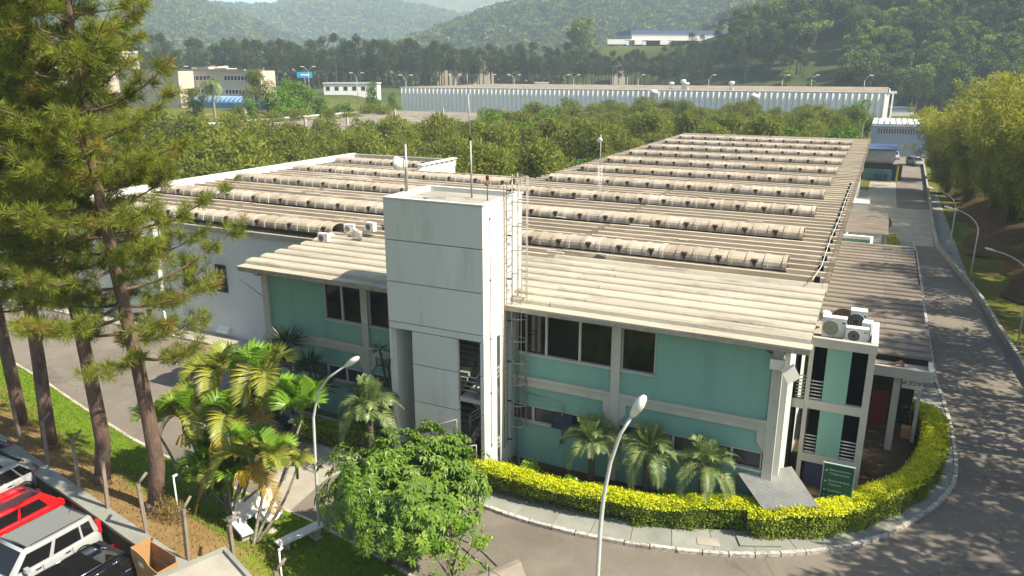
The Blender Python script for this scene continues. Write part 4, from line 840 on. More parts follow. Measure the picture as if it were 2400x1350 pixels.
    for s_ in (-1, 1):
        m = MB()
        if rear == 'boxy': m.box(s_ * h2 * .80 - .09, s_ * h2 * .80 + .09, L / 2 - .12, L / 2 - .0, .80, 1.28, 'redlight').box(s_ * h2 * .80 - .05, s_ * h2 * .80 + .05, L / 2 - .0, L / 2 + .008, .92, 1.04, 'plastic')
        elif rear == 'suv': m.add([(s_ * h2 * .97, L / 2 - .42, .96), (s_ * h2 * .99, L / 2 - .42, .86), (s_ * h2 * .86, L / 2 + .01, .78), (s_ * h2 * .30, L / 2 - .02, .98), (s_ * h2 * .30, L / 2 - .04, 1.07), (s_ * h2 * .85, L / 2 - .06, 1.05)], [(0, 1, 2, 5), (5, 2, 3, 4)] if s_ < 0 else [(5, 2, 1, 0), (4, 3, 2, 5)], 'redlight')
        else: m.box(s_ * h2 * .78 - .14, s_ * h2 * .78 + .14, L / 2 - .12, L / 2 + .0, .72, .92, 'redlight')
        m.build("tail_light", t)
        MB().box(s_ * h2 * .72 - .16, s_ * h2 * .72 + .16, -L / 2 + .02, -L / 2 + .2, .58, .74, 'plastic').build("head_light", t)
        mm = MB().tube([(s_ * h2 * .95, yf0 + .45, belt + .02), (s_ * (h2 + .14), yf0 + .42, belt + .06)], [.03, .05], paint, 6); mm.box(s_ * (h2 + .12) - .09, s_ * (h2 + .12) + .09, yf0 + .36, yf0 + .50, belt + .0, belt + .15, paint); mm.build("side_mirror", t)
        for yy in (-L / 2 + .82, L / 2 - .80):
            xx = s_ * (h2 - .10); w_ = MB().tube([(xx - .11, yy, .33), (xx + .11, yy, .33)], .335, 'rubber', 20).build("wheel", t); MB().tube([(xx - .118, yy, .33), (xx + .118, yy, .33)], .21, 'chrome', 14).build("rim", w_)
            MB().tube([(s_ * (h2 - .005), yy + .38 * math.cos(a), .34 + .38 * math.sin(a)) for a in [math.pi * k / 10 for k in range(11)]], .03, 'rubber', 5).build("wheel_arch", t)
    for s_ in (-1, 1):
        m = MB()
        for yy in (-L / 2 + 1.28, -.05, L / 2 - 1.12): m.tube([(s_ * (h2 + .003), yy, .34), (s_ * (h2 + .004), yy, (gnd + belt) / 2), (s_ * (h2 * .99), yy - .02, belt - .08)], .009, 'rubber', 4)
        m.build("door_seam", t)
        for yy in (-.22, L / 2 - 1.30): MB().box(s_ * h2 - .02, s_ * h2 + .035, yy - .09, yy + .09, belt - .16, belt - .12, 'chrome' if rear != 'hatch' else paint).build("door_handle", t)
    MB().box(-.22, .22, L / 2 + .03, L / 2 + .04, .56, .70, 'plastic').box(-.3, .3, L / 2 + .0, L / 2 + .03, .53, .73, 'rubber').build("number_plate", t); MB().tube([(-.32, yr1 + .1, belt + .02), (.3, yr1 + .16, belt + .06)], .012, 'rubber', 4).build("rear_wiper", t)
    MB().box(-h2 * .8, h2 * .8, L / 2 - .04, L / 2 + .03, .28, .52, 'rubber').build("rear_bumper", t)
    if rear == 'boxy': MB().tube([(0, L / 2 - .55, H), (.02, L / 2 - .35, H + .22)], .008, 'rubber', 4).build("aerial", t)
    if rear == 'suv': MB().box(-h2 * .68, h2 * .68, yr1 - .12, yr1 + .16, H - .07, H - .03, 'rubber').build("spoiler", t)
    return t
car("silver box-shaped car with dark side windows beside the black one", -23.95, 12.45, -.03, 'carwhite', 4.15, 1.84, 1.62, rear='boxy', roofmat='carsil')
car("bright red hatchback parked between the silver and the white cars", -26.95, 13.15, -.02, 'carred', 4.1, 1.76, 1.50, rear='hatch')
car("glossy black car with sunroof and slim red tail lights nearest the cardboard box", -21.05, 11.75, -.05, 'carblack', 4.45, 1.84, 1.58, rear='suv', glassroof=True, rails=True)
car("pale silver car cut by the left edge, behind the red hatchback", -29.9, 14.1, -.02, 'carwhite', 4.3, 1.80, 1.58, rear='suv', glassroof=True)
car("dark car at the far end of the row, only its red rear lamp in view", -32.9, 14.9, -.02, 'cargrey', 4.3, 1.80, 1.5, rear='suv')
t = car("dark car half hidden behind the areca palms near the office wall", -26.3, 24.9, 1.45, 'carblack', 4.3, 1.78, 1.5, rear='hatch'); t.location.z = 0; t['group'] = "cars on the inner road"
# cardboard box
cb = thing("cardboard_box", "tall open cardboard carton standing behind the black car", "cardboard box", (-19.45, 13.75, .6), -.15)
w, d, h = .70, .34, 1.5
MB().add([(-w, -d, 0), (w, -d, 0), (w, -d, h * .86), (.28, -d, h * .90), (.05, -d, h * 1.02), (-.3, -d, h * 1.08), (-w, -d, h * 1.1)] + [(-w, -d + .02, 0), (w, -d + .02, 0), (w, -d + .02, h * .86), (.28, -d + .02, h * .90), (.05, -d + .02, h * 1.02), (-.3, -d + .02, h * 1.08), (-w, -d + .02, h * 1.1)],
         [(0, 1, 2, 3, 4, 5, 6), (13, 12, 11, 10, 9, 8, 7)] + [(i, i + 7, (i + 1) % 7 + 7, (i + 1) % 7) for i in range(7)], 'cardboard').build("front_side", cb)
MB().box(-w, w, d - .02, d, 0, h * 1.0, 'cardboard').build("back_side", cb); MB().box(-w - .02, -w, -d, d, 0, h * 1.1, 'cardboard').build("end_side", cb); MB().box(w, w + .02, -d, d, 0, h * .86, 'cardboard').box(-w, w, -d, d, 0, .02, 'cardboard').build("end_side", cb)
m = MB()
for k, (a, b, c_, e) in enumerate([(-.1, .1, 1.0, 1.12), (-.22, .2, .66, .88), (-.22, -.04, .3, .5), (.04, .22, .3, .5), (-.22, -.04, .08, .24), (.04, .22, .08, .24)]):
    for q in ((a, a + .018, c_, e), (b - .018, b, c_, e), (a, b, c_, c_ + .02), (a, b, e - .02, e)): m.add([(w + .024, q[0], q[2]), (w + .024, q[1], q[2]), (w + .024, q[1], q[3]), (w + .024, q[0], q[3])], [(0, 1, 2, 3)], 'cardin')
m.build("printed_marks", cb); MB().box(-.32, -.06, -d - .004, -d, 1.12, 1.30, 'plastic').build("paper_label", cb)
# kiosk roof + small gatehouse roof at the bottom edge
kk = thing("kiosk", "flat roofed concrete kiosk at the bottom edge, rainwater stains on its roof", "kiosk", (-15.9, 12.35, 0), -.38)
MB().box(-1.0, .95, -1.6, 1.2, .5, 2.85, 'conc2').build("wall", kk); MB().box(-1.2, 1.1, -1.8, 1.35, 2.85, 2.98, 'conc2').build("roof", kk)
MB().box(-1.22, -1.1, -1.82, 1.37, 2.98, 3.08, 'conc').box(1.0, 1.12, -1.82, 1.37, 2.98, 3.10, 'conc').box(-1.1, 1.0, 1.25, 1.37, 2.98, 3.08, 'conc').build("roof_rim", kk)
MB().tube([(1.12, .9, 2.9), (1.6, 1.0, 2.92)], .05, 'ribwhite', 8).build("spout", kk); MB().lathe((.45, .2, 2.99), [(.42, 0), (.45, .1), (.32, .2), (.1, .24)], 'plastic', 22).build("tank_lid", kk)
gh = thing("gatehouse", "small hut with broken brown concrete roof beams at the bottom edge", "hut", (-7.35, 16.1, 0), -.52)
MB().box(-1.2, 1.6, -2.4, .6, 0, 2.6, 'conc2').build("wall", gh)
q = panel_prof(1.0, .34)
for k in range(4):
    me = MB().profx([(y * .9, z) for y, z in q], -3.2, .15 + [.55, .15, -.1, -.35][k] + 1.2, 'dkroof').mesh("roof_beam"); place("roof_beam", me, gh, (.2 + k * .92 - 1.2, -1.2, 2.7), (0, 0, rad(90)))
MB().tube([(-1.0, -.6, 3.0), (-1.0, -.6, 3.6)], .015, 'rubber', 4).tube([(-1, -.6, 3.5), (-.2, -.3, 3.4), (.9, -.6, 3.35)], .01, 'rubber', 4).tube([(.1, -.4, 3.0), (.1, -.4, 3.8)], .012, 'rubber', 4).build("loose_wires", gh)
# garden furniture
tb = thing("garden_table", "round white concrete table on one leg between the benches", "table", (-19.14, 18.45, bankz(-19.1, 18.4)))
MB().lathe((0, 0, .68), [(.46, 0), (.5, .02), (.5, .06), (.48, .08)], 'plastic', 28).build("table_top", tb); MB().lathe((0, 0, 0), [(.24, 0), (.2, .05), (.1, .12), (.09, .68)], 'conc2', 12).build("leg", tb)
def bench(label, a, b, z=.42, w=.42, white=True, back=False):
    a = Vector(a); b = Vector(b); c = (a + b) / 2; L_ = (b - a).length; t = thing("garden_bench", label, "bench", (c.x, c.y, bankz(c.x, c.y)), math.atan2(b.y - a.y, b.x - a.x), "white benches round the table")
    MB().box(-L_ / 2, L_ / 2, -w / 2, w / 2, z, z + .08, 'plastic').build("seat", t)
    for s_ in (-1, 1): MB().box(s_ * L_ * .33 - .09, s_ * L_ * .33 + .09, -w / 2 + .05, w / 2 - .05, .06, z, 'conc2').box(s_ * L_ * .33 - .15, s_ * L_ * .33 + .15, -w / 2 - .03, w / 2 + .03, 0, .06, 'conc2').build("leg", t)
    if back: MB().add([(-L_ / 2, w / 2, z + .08), (L_ / 2, w / 2, z + .08), (L_ / 2, w / 2 + .12, z + .6), (-L_ / 2, w / 2 + .12, z + .6), (-L_ / 2, w / 2 + .06, z + .08), (L_ / 2, w / 2 + .06, z + .08), (L_ / 2, w / 2 + .18, z + .6), (-L_ / 2, w / 2 + .18, z + .6)], [(0, 1, 2, 3), (7, 6, 5, 4), (3, 2, 6, 7), (1, 5, 6, 2), (0, 3, 7, 4)], 'plastic').build("backrest", t)
bench("longest white bench, partly shaded, at the right of the round table", (-17.85, 17.45, 0), (-17.25, 19.2, 0)); bench("grey white bench in front of the areca palm stems", (-20.1, 17.55, 0), (-18.7, 16.95, 0)); bench("white bench with a backrest behind the round table", (-20.35, 17.95, 0), (-19.75, 19.45, 0), back=True)

# ================================================================== hedges
def hedge(label, path, wd, h, seed, dens=560, side='Lhedge', top='Lhedget', gappy=(0, 0), dark_from=None):
    rng = np.random.default_rng(seed); P = resample(path, .22); I = offset(P, wd); t = thing("hedge", label, "hedge"); m = MB(); vs = []
    hs = [h * (1 + .05 * math.sin(i * .33 + seed) + .03 * math.sin(i * .11)) for i in range(len(P))]
    for i, (a, b) in enumerate(zip(P, I)):
        A = Vector(a); B = Vector(b); e = (B - A).normalized() * .10; A2 = A + e; B2 = B - e
        z0 = .30 if gappy[0] <= i * .22 <= gappy[1] else .02
        vs += [(A2.x + e.x, A2.y + e.y, z0), (A2.x, A2.y, hs[i] * .72), (A2.x + e.x, A2.y + e.y, hs[i] - .10), (B2.x - e.x, B2.y - e.y, hs[i] - .10), (B2.x, B2.y, hs[i] * .7), (B2.x - e.x, B2.y - e.y, z0)]
    n = len(P); fs = [(i * 6 + k, (i + 1) * 6 + k, (i + 1) * 6 + k + 1, i * 6 + k + 1) for i in range(n - 1) for k in range(5)] + [tuple(range(6)), tuple((n - 1) * 6 + k for k in range(6))[::-1]]
    m.add(vs, fs, 'darksoil').build("branch_core", t)
    Pa = np.array(P); Ia = np.array(I); hs = np.array(hs); seg = n - 1; area = n * .22 * (wd + 2 * h)
    def surf_pts(cnt, where):
        i = rng.integers(0, seg, cnt); f = rng.random(cnt); a = Pa[i] * (1 - f[:, None]) + Pa[i + 1] * f[:, None]; b = Ia[i] * (1 - f[:, None]) + Ia[i + 1] * f[:, None]; hh = hs[i] * (1 - f) + hs[i + 1] * f; s = i * .22
        e = unit(b - a)
        if where == 'top':
            k = rng.random(cnt); p2 = a + (b - a) * k[:, None]; z = hh - .10 * (np.abs(k - .5) * 2) ** 4 + rng.normal(0, .035, cnt); z += .04 * np.sin(p2[:, 0] * 7) * np.sin(p2[:, 1] * 6); nn = np.concatenate([rng.normal(0, .25, (cnt, 2)), np.ones((cnt, 1))], 1)
        else:
            k = rng.random(cnt) ** .75; base = a if where == 'front' else b; sg = -1 if where == 'front' else 1; z = k * hh; bul = .06 * np.sin(s * 3.1) + rng.normal(0, .05, cnt); gap = (z < .55) & (s >= gappy[0]) & (s <= gappy[1]); bul = np.where(gap, bul - .12 - .1 * rng.random(cnt), bul)
            p2 = base + e * sg * bul[:, None]; nn = np.concatenate([e * sg, np.full((cnt, 1), .5)], 1) + rng.normal(0, .35, (cnt, 3)); keep = ~(gap & (rng.random(cnt) < .55)); return np.concatenate([p2, z[:, None]], 1)[keep], unit(nn)[keep]
        return np.concatenate([p2, z[:, None]], 1), unit(nn)
    for where, mt, fac in (('top', top, wd * 2.0), ('front', side, h * 1.1), ('back', side, h * .6)):
        cnt = int(n * .22 * fac * dens); p, nn = surf_pts(cnt, where); c = len(p); d = unit(np.cross(nn, rdir(c, rng)) + nn * .35); s = rng.uniform(.06, .11, c)
        place({'top': "top_growth", 'front': "side_leaves", 'back': "side_leaves"}[where], quads(leaves(p, d, nn, s, s * .62), mt, rng.random(c), "leaves"), t)
    # fringe of top leaves hanging over the edges
    cnt = int(n * .22 * dens * .30); i = rng.integers(0, seg, cnt); f = rng.random((cnt, 1)); a = Pa[i] * (1 - f) + Pa[i + 1] * f; b = Ia[i] * (1 - f) + Ia[i + 1] * f; e = unit(b - a); w_ = rng.random(cnt) < .6
    p2 = np.where(w_[:, None], a - e * rng.uniform(-.02, .09, (cnt, 1)), b + e * rng.uniform(-.02, .09, (cnt, 1))); z = hs[i] - rng.uniform(0, .14, cnt)
    p = np.concatenate([p2, z[:, None]], 1); nn = unit(np.concatenate([np.where(w_[:, None], -e, e), np.full((cnt, 1), 1.0)], 1) + rng.normal(0, .3, (cnt, 3))); d = unit(np.cross(nn, rdir(cnt, rng)) + nn * .3); s = rng.uniform(.06, .11, cnt)
    place("top_growth", quads(leaves(p, d, nn, s, s * .62), top, rng.random(cnt), "leaves"), t)
    if gappy[1] > gappy[0]:
        for k in range(int((gappy[1] - gappy[0]) / .45)):
            i = min(n - 1, int((gappy[0] + k * .45 + rng.uniform(0, .3)) / .22)); A = Vector(P[i]).lerp(Vector(I[i]), .25); MB().tube([(A.x, A.y, 0), (A.x + rng.uniform(-.1, .1), A.y, .35), (A.x + rng.uniform(-.15, .15), A.y, .75)], .022, 'bark2', 5).build("stem", t)
    return t
hf = [(-15.4, 25.15), (-14.2, 24.75), (-12.8, 24.5), (-11.9, 24.48), (-10.0, 24.55), (-8.3, 24.68), (-6.6, 24.98), (-5.1, 25.5), (-3.7, 26.15), (-2.4, 26.7)]
hedge("long hedge with glowing yellow top and bare lower stems before the palms", hf, .85, 1.12, 3, gappy=(1.0, 8.5))
h2_ = [(-2.8, 26.0), (-2.0, 26.2), (-1.2, 26.65), (.1, 27.4), (1.5, 29.0), (2.4, 30.35), (3.2, 31.75), (3.75, 33.3), (4.08, 34.8), (4.25, 36.2), (4.25, 38.0), (4.05, 39.5)]
hedge("yellow green hedge curving round the building corner behind the green sign", h2_, .92, 1.18, 5)
hedge("green hedge closing the garden bed beside the porch pillar", [(4.0, 39.7), (3.3, 40.2), (2.2, 40.45), (.9, 40.5)], .9, 1.05, 8, top='Lhedgeg', dens=260)
hedge("short green hedge at the office wall left of the stair tower", [(-23.6, 24.9), (-22.0, 24.95), (-20.5, 25.1), (-19.0, 25.45)], .75, 1.0, 9, top='Lhedgeg', dens=330)
for i, (x, y, r, w) in enumerate([(-11.9, 26.3, .42, "beside the dry twigs at the teal wall"), (-9.9, 26.0, .38, "between the hedge and the first date palm"), (-8.6, 26.1, .35, "under the first date palm"), (-6.1, 26.8, .35, "with a red flower between two date palms")]):
    rng = np.random.default_rng(i); t = thing("garden_shrub", "small lime green shrub " + w, "shrub", (x, y, .06)); n = 420; d = rdir(n, rng, .3); s = rng.uniform(.08, .15, n)
    place("foliage", quads(leaves(d * rng.uniform(.5, 1, (n, 1)) * r + [0, 0, r * 1.2], unit(d + rdir(n, rng)), unit(d + rdir(n, rng)), s, s * .6), 'Lshrub', rng.random(n), "leaves"), t)
    m = MB()
    for k in range(5): a = k * 1.3; m.tube([(0, 0, 0), (r * .7 * math.cos(a), r * .7 * math.sin(a), r * 1.5)], .012, 'bark2', 4)
    m.build("stem", t)
    if "red" in w: MB().lathe((.1, 0, r * 2.2), [(.05, 0), (.09, .05), (.02, .1)], 'redlight', 8).build("flower", t)
tw2 = thing("dry_twigs", "bare dry twigs sticking up beside the lime shrub", "twigs", (-12.5, 26.2, .06)); m = MB()
for k in range(9): a = RNG.uniform(0, 6.28); m.tube([(0, 0, 0), (.3 * math.cos(a), .3 * math.sin(a), .45), (.6 * math.cos(a + .5), .6 * math.sin(a + .4), .75)], .008, 'bark2', 4)
m.build("twig", tw2)

# ================================================================== palms
def frond_mesh(name, mat, L, nl, ll, lw, droop, rise=.9, vee=.5, seed=0, stem=.025, sweep=.0, a0=.12):
    rng = np.random.default_rng(seed); T = np.linspace(0, 1, 14)
    pts = np.stack([L * (T * (1 - .18 * T ** 2)) * math.cos(rise) * (1 + .25 * T * droop), sweep * T ** 2 * L, L * (math.sin(rise) * T - droop * T ** 2.1)], 1)
    v = MB(); v.tube([tuple(p) for p in pts], [stem * (1 - .85 * t) for t in T], 'palmtrunk', 4); me0 = v
    f = np.linspace(a0, .99, nl); P = np.stack([np.interp(f, T, pts[:, k]) for k in range(3)], 1); Tn = unit(np.gradient(P, axis=0)); up = np.array([0, 0, 1.0]); S = unit(np.cross(Tn, up)); Nn = unit(np.cross(S, Tn))
    out = []
    for sg in (-1, 1):
        env = np.sin(np.pi * (.12 + .80 * f)) ** .6; ln = ll * env * rng.uniform(.85, 1.1, nl)
        d = unit(S * sg * 1.0 + Tn * (.45 + .5 * f[:, None]) + Nn * vee + rng.normal(0, .07, (nl, 3))); mid = P + d * (ln * .55)[:, None]
        d2 = unit(d + np.array([0, 0, -.30])); tip = mid + d2 * (ln * .5)[:, None]; s = Tn * lw * .5
        out.append(np.stack([P - s * .4, P + s * .4, mid + s, mid - s], 1)); out.append(np.stack([mid - s, mid + s, tip + s * .12, tip - s * .12], 1))
    V = np.concatenate(out).reshape(-1, 3); me = quads(V, mat, np.tile(rng.random(nl), 4), name)
    bm = bmesh.new(); bm.from_mesh(me); me2 = v.mesh("x"); bm.from_mesh(me2)
    me.materials.append(M['palmtrunk']); nf = len(me.polygons); bm.to_mesh(me); bm.free(); bpy.data.meshes.remove(me2)
    idx = [0] * nf + [1] * (len(me.polygons) - nf); me.polygons.foreach_set("material_index", idx); me.update(); return me
AR = [frond_mesh("frond", 'Lareca', 2.1, 54, .66, .06, .70, 1.0, .75, 1), frond_mesh("frond", 'Lareca', 2.3, 56, .70, .06, 1.0, .95, .65, 2, sweep=.12), frond_mesh("frond", 'Lareca', 1.8, 48, .62, .06, .45, 1.2, .8, 3, sweep=-.1)]
AG = [frond_mesh("frond", 'Larecag', 2.1, 54, .66, .06, .62, 1.1, .8, 4), frond_mesh("frond", 'Larecag', 1.7, 48, .62, .065, .28, 1.3, 1.0, 5)]
AO = [frond_mesh("frond", 'Lorange', 1.9, 44, .58, .055, 1.35, .75, .4, 21), frond_mesh("frond", 'Lorange', 1.6, 40, .5, .05, 1.6, .6, .3, 22)]
PH = [frond_mesh("frond", 'Lphoenix', 1.95, 56, .40, .030, .62, 1.0, .35, 6), frond_mesh("frond", 'Lphoenix', 1.9, 56, .40, .030, .95, .75, .3, 7), frond_mesh("frond", 'Lphoenix', 1.6, 52, .38, .030, .25, 1.2, .4, 8)]
PB = [frond_mesh("frond", 'Lphoenix', 3.4, 46, .9, .07, 1.1, .9, .3, 16), frond_mesh("frond", 'Lphoenix', 3.2, 46, .9, .07, 1.7, .7, .3, 17)]
def add_crown(parent, c, meshes, n, s=1.0, seed=0, lo=-.15, hi=.25):
    r = random.Random(seed); a0 = r.uniform(0, 6.28)
    for k in range(n):
        me = meshes[k % len(meshes)]; a = a0 + k * 2.39996 + r.uniform(-.15, .15); place("frond", me, parent, c, (r.uniform(-.15, .15), -r.uniform(lo, hi), a), s * r.uniform(.85, 1.1))
def stemtube(m, a, b, r0, r1, mat='palmtrunk', bend=.25, n=9, seed=0):
    a = Vector(a); b = Vector(b); r = random.Random(seed); off = Vector((r.uniform(-1, 1), r.uniform(-1, 1), 0)) * bend; pts = []
    for k in range(n): t = k / (n - 1); pts.append(a.lerp(b, t) + off * math.sin(math.pi * t) * .6)
    m.tube(pts, [r0 + (r1 - r0) * k / (n - 1) for k in range(n)], mat, 8)
def areca(label, base, crowns, flowers=()):
    t = thing("areca_palm", label, "palm", base, 0, "areca palms by the inner road"); B = Vector(base)
    for i, (c, n, s, g) in enumerate(crowns):
        c = Vector(c) - B; st = Vector((RNG.uniform(-.25, .25), RNG.uniform(-.25, .25), 0)); m = MB(); stemtube(m, st, c - Vector((0, 0, .1)), .065, .045, seed=i); m.tube([c - Vector((0, 0, .5)), c + Vector((0, 0, .12))], [.05, .065], 'Larecag', 7); m.build("stem", t)
        add_crown(t, c, AG if g == 1 else (AR if g == 0 else AR + AG), n, s, i * 7 + n)
        if g != 1: add_crown(t, c - Vector((0, 0, .08)), AO, 1, s * .95, i * 3 + n)
    for c in flowers:
        c = Vector(c) - B; m = MB()
        for k in range(16):
            a = RNG.uniform(0, 6.28); r = RNG.uniform(.2, .45); m.tube([c, c + Vector((r * .6 * math.cos(a), r * .6 * math.sin(a), -.05)), c + Vector((r * math.cos(a), r * math.sin(a), -.35 - RNG.uniform(0, .2)))], .026, 'flower', 4)
        m.build("flower_stalk", t)
    return t
areca("tall areca palm clump with many arching fronds nearest the garden table", (-20.9, 18.3, .55), [((-20.3, 20.2, 5.6), 11, 1.1, 2), ((-20.9, 18.8, 4.2), 10, .95, 2), ((-20.6, 19.6, 4.7), 9, .9, 0), ((-22.3, 18.6, 2.6), 7, .8, 1), ((-19.3, 18.0, 3.3), 11, 1.05, 2), ((-23.2, 20.4, 5.1), 10, 1.0, 0), ((-21.5, 19.2, 3.4), 8, .8, 1), ((-20.2, 19.4, 2.6), 7, .7, 1), ((-21.4, 18.3, 1.3), 6, .6, 1), ((-19.9, 18.9, 1.7), 6, .65, 1), ((-21.9, 18.1, 1.7), 8, .8, 1), ((-20.5, 17.9, 2.3), 9, .85, 2), ((-22.6, 19.0, 1.5), 7, .75, 1)],
      [(-19.3, 17.6, 3.15), (-21.1, 18.3, 3.75), (-20.4, 19.7, 5.0)])
areca("areca palm with yellowing fronds leaning between pine and table", (-22.6, 18.4, .6), [((-23.1, 18.7, 4.0), 10, .95, 2), ((-22.2, 18.2, 2.0), 7, .75, 1), ((-24.0, 19.1, 3.4), 8, .85, 0)], [(-22.9, 18.3, 3.5)])
areca("slender three stemmed palm leaning right over the inner road", (-18.6, 16.95, .45), [((-17.9, 19.3, 4.9), 11, 1.1, 1), ((-18.35, 18.0, 3.6), 8, .8, 2), ((-17.7, 18.6, 3.2), 6, .6, 0)])
areca("single green areca palm standing just behind the nearest pine trunk", (-24.7, 18.9, .45), [((-25.2, 18.7, 3.1), 9, .85, 1)])
for i, (x, y, h, w) in enumerate([(-9.35, 26.9, 2.0, "leftmost of the three along the teal wall"), (-6.95, 26.9, 2.2, "middle one of the three, reddish dry stalks below"), (-4.75, 27.1, 1.9, "rightmost of the three beside the grey lean-to"), (-18.75, 24.35, 2.75, "standing alone left of the stair tower door")]):
    t = thing("date_palm", "small feathery date palm, " + w, "palm", (x, y, .06), i, "small date palms in the garden bed"); m = MB(); stemtube(m, (0, 0, 0), (0, 0, h), .13, .16, 'bark2', .05, seed=i); m.build("trunk", t)
    add_crown(t, (0, 0, h), PH, 30 if i != 3 else 34, 1.02 if i < 3 else 1.15, i, -.45, .5)
def rosette(n, L, wd, seed, mat='Lyucca', lo=-.5):
    rng = np.random.default_rng(seed); d = rdir(n, rng, .15); d = d[d[:, 2] > lo]; n = len(d); u = unit(np.cross(d, rdir(n, rng))); ln = L * rng.uniform(.8, 1.1, n)
    return leaves(np.zeros((n, 3)) + d * .03, d, u, ln, np.full(n, wd)), rng.random(n)
for i, (x, y, zs, L, w) in enumerate([(-25.6, 27.0, [(0, 0, 3.9), (-.7, -.2, 3.1)], 1.15, "tallest dark spiky yucca at the left end of the teal wall"), (-23.9, 26.6, [(0, 0, 3.1), (.3, .3, 1.9)], 1.05, "lower dark yucca just right of the tallest one"), (-19.6, 27.2, [(-.5, 0, 4.35), (.55, 0, 4.5), (.0, -.1, 3.7)], .6, "thin dracaena with three small rosettes against the window band"), (-20.6, 26.3, [(-.3, 0, 2.5), (.3, .1, 2.3), (0, -.2, 2.0)], .6, "low spiky dracaena behind the short green hedge")]):
    t = thing("yucca", w, "yucca", (x, y, .05)); m = MB()
    for a in zs: stemtube(m, (0, 0, 0), a, .07, .05, 'bark2', .1, seed=i)
    m.build("stem", t)
    for k, a in enumerate(zs):
        v_, q_ = rosette(150 if L > 1 else 60, L, .065 if L > 1 else .04, i * 5 + k); place("leaf_rosette", quads(v_, 'Lyucca', q_, "leaf_rosette"), t, a)

# ================================================================== glossy round tree and lime shrub in front
def glossy_tree():
    rng = np.random.default_rng(11); t = thing("glossy_tree", "round dense tree with big glossy dark leaves in front of the stair tower", "tree", (-13.45, 19.0, .1)); m = MB()
    lob = []
    for k in range(64):
        a = rng.uniform(0, 6.28); q = math.sqrt(rng.random()); h = rng.random(); R = 2.65 * (math.sin(math.pi * (.16 + .70 * h)) ** .6); lob.append((R * q * math.cos(a) - .0, R * q * math.sin(a), 2.25 + 2.1 * h, rng.uniform(.5, .85)))
    for k in range(14): a = k / 14 * 6.28; lob.append((2.5 * math.cos(a), 2.2 * math.sin(a), 2.75 + .3 * math.sin(k * 2.2), .6))
    br = [((-.25, 0, 0), (-.5, .1, 1.0)), ((.2, .05, 0), (.35, .1, 1.1))]
    m.tube([(-.55, -.1, -.05), (-.75, 0, .6), (-.5, .1, 1.3), (-.1, .2, 2.6), (.2, .1, 3.4)], [.12, .11, .10, .07, .04], 'bark2', 8); m.tube([(.05, .15, -.05), (.25, .1, .7), (.2, .1, 1.4), (.9, .4, 2.5), (1.2, .6, 3.4)], [.13, .12, .10, .07, .03], 'bark2', 8)
    for x, y, z, r in lob[::3]:
        s = Vector((-.3, .1, 1.6)) if x < 0 else Vector((.3, .1, 1.6)); e = Vector((x, y, z)); m.tube([s, s.lerp(e, .5) + Vector((0, 0, .25)), e], [.045, .03, .012], 'bark2', 5)
    m.build("trunk", t)
    B = np.array(lob); n = 2100; idx = rng.choice(len(B), n, p=B[:, 3] ** 2 / (B[:, 3] ** 2).sum()); d = rdir(n, rng, .35); C = B[idx, :3] + d * B[idx, 3:4] * rng.uniform(.7, 1.08, (n, 1)); C = C[C[:, 2] > 1.95 - .12 * C[:, 1]]; D = unit(C - np.array([0, 0, 2.4]) + rdir(len(C), rng) * .9 + [0, 0, .8])
    V = []; vv = []
    for c, dd in zip(C, D):
        k = 9; a = np.arange(k) * 2 * math.pi / k + rng.uniform(0, 6); e1 = unit(np.cross(dd, [.3, .2, .9])); e2 = np.cross(dd, e1); out = e1 * np.cos(a)[:, None] + e2 * np.sin(a)[:, None]
        dr = unit(out + dd * rng.uniform(-.25, .35, (k, 1)) + [0, 0, -.25]); upv = unit(dd + out * .2 + rng.normal(0, .15, (k, 3))); s = unit(np.cross(dr, upv)); L = rng.uniform(.19, .31, (k, 1)); w = L * .20
        p0 = c + dr * .03; p1 = c + dr * L * .5; p2 = c + dr * L * .97 + [0, 0, -.05]; fold = upv * .02
        V.append(np.stack([p0, p1 + s * w + fold, p2, p1], 1)); V.append(np.stack([p0, p1, p2, p1 - s * w + fold], 1)); q = np.repeat(rng.random() * .6 + .2 * rng.random() + .1, k) + rng.random(k) * .12; vv += [q, q]
    V = np.concatenate(V).reshape(-1, 3); place("crown", quads(V, 'Ltree', np.concatenate(vv), "crown"), t)
glossy_tree()
rng = np.random.default_rng(4); t = thing("lime_sapling", "young sapling with sparse bright lime leaves at the bottom edge", "sapling", (-10.9, 18.0, .1)); m = MB(); C = []
for k in range(15):
    a = k * 2.4; h = 1.2 + 1.7 * (k / 15); r = 1.35 * (1 - .45 * k / 15) * rng.uniform(.6, 1); e = Vector((r * math.cos(a), r * math.sin(a), h + .4)); m.tube([(0, 0, h * .5), e * .6 + Vector((0, 0, h * .25)), e], [.02, .014, .008], 'bark2', 4)
    for q in range(24): C.append((e.x + rng.normal(0, .15), e.y + rng.normal(0, .15), e.z + rng.normal(0, .12)))
m.tube([(0, 0, 0), (.05, 0, 1.5), (0, .05, 3.0)], [.035, .025, .01], 'bark2', 6); m.build("trunk", t); C = np.array(C); C = np.repeat(C, 5, 0) + rng.normal(0, .06, (len(C) * 5, 3)); n = len(C); s = rng.uniform(.09, .16, n)
place("crown", quads(leaves(C, rdir(n, rng), rdir(n, rng, 1.0), s, s * .5), 'Lshrub', rng.random(n), "crown"), t)

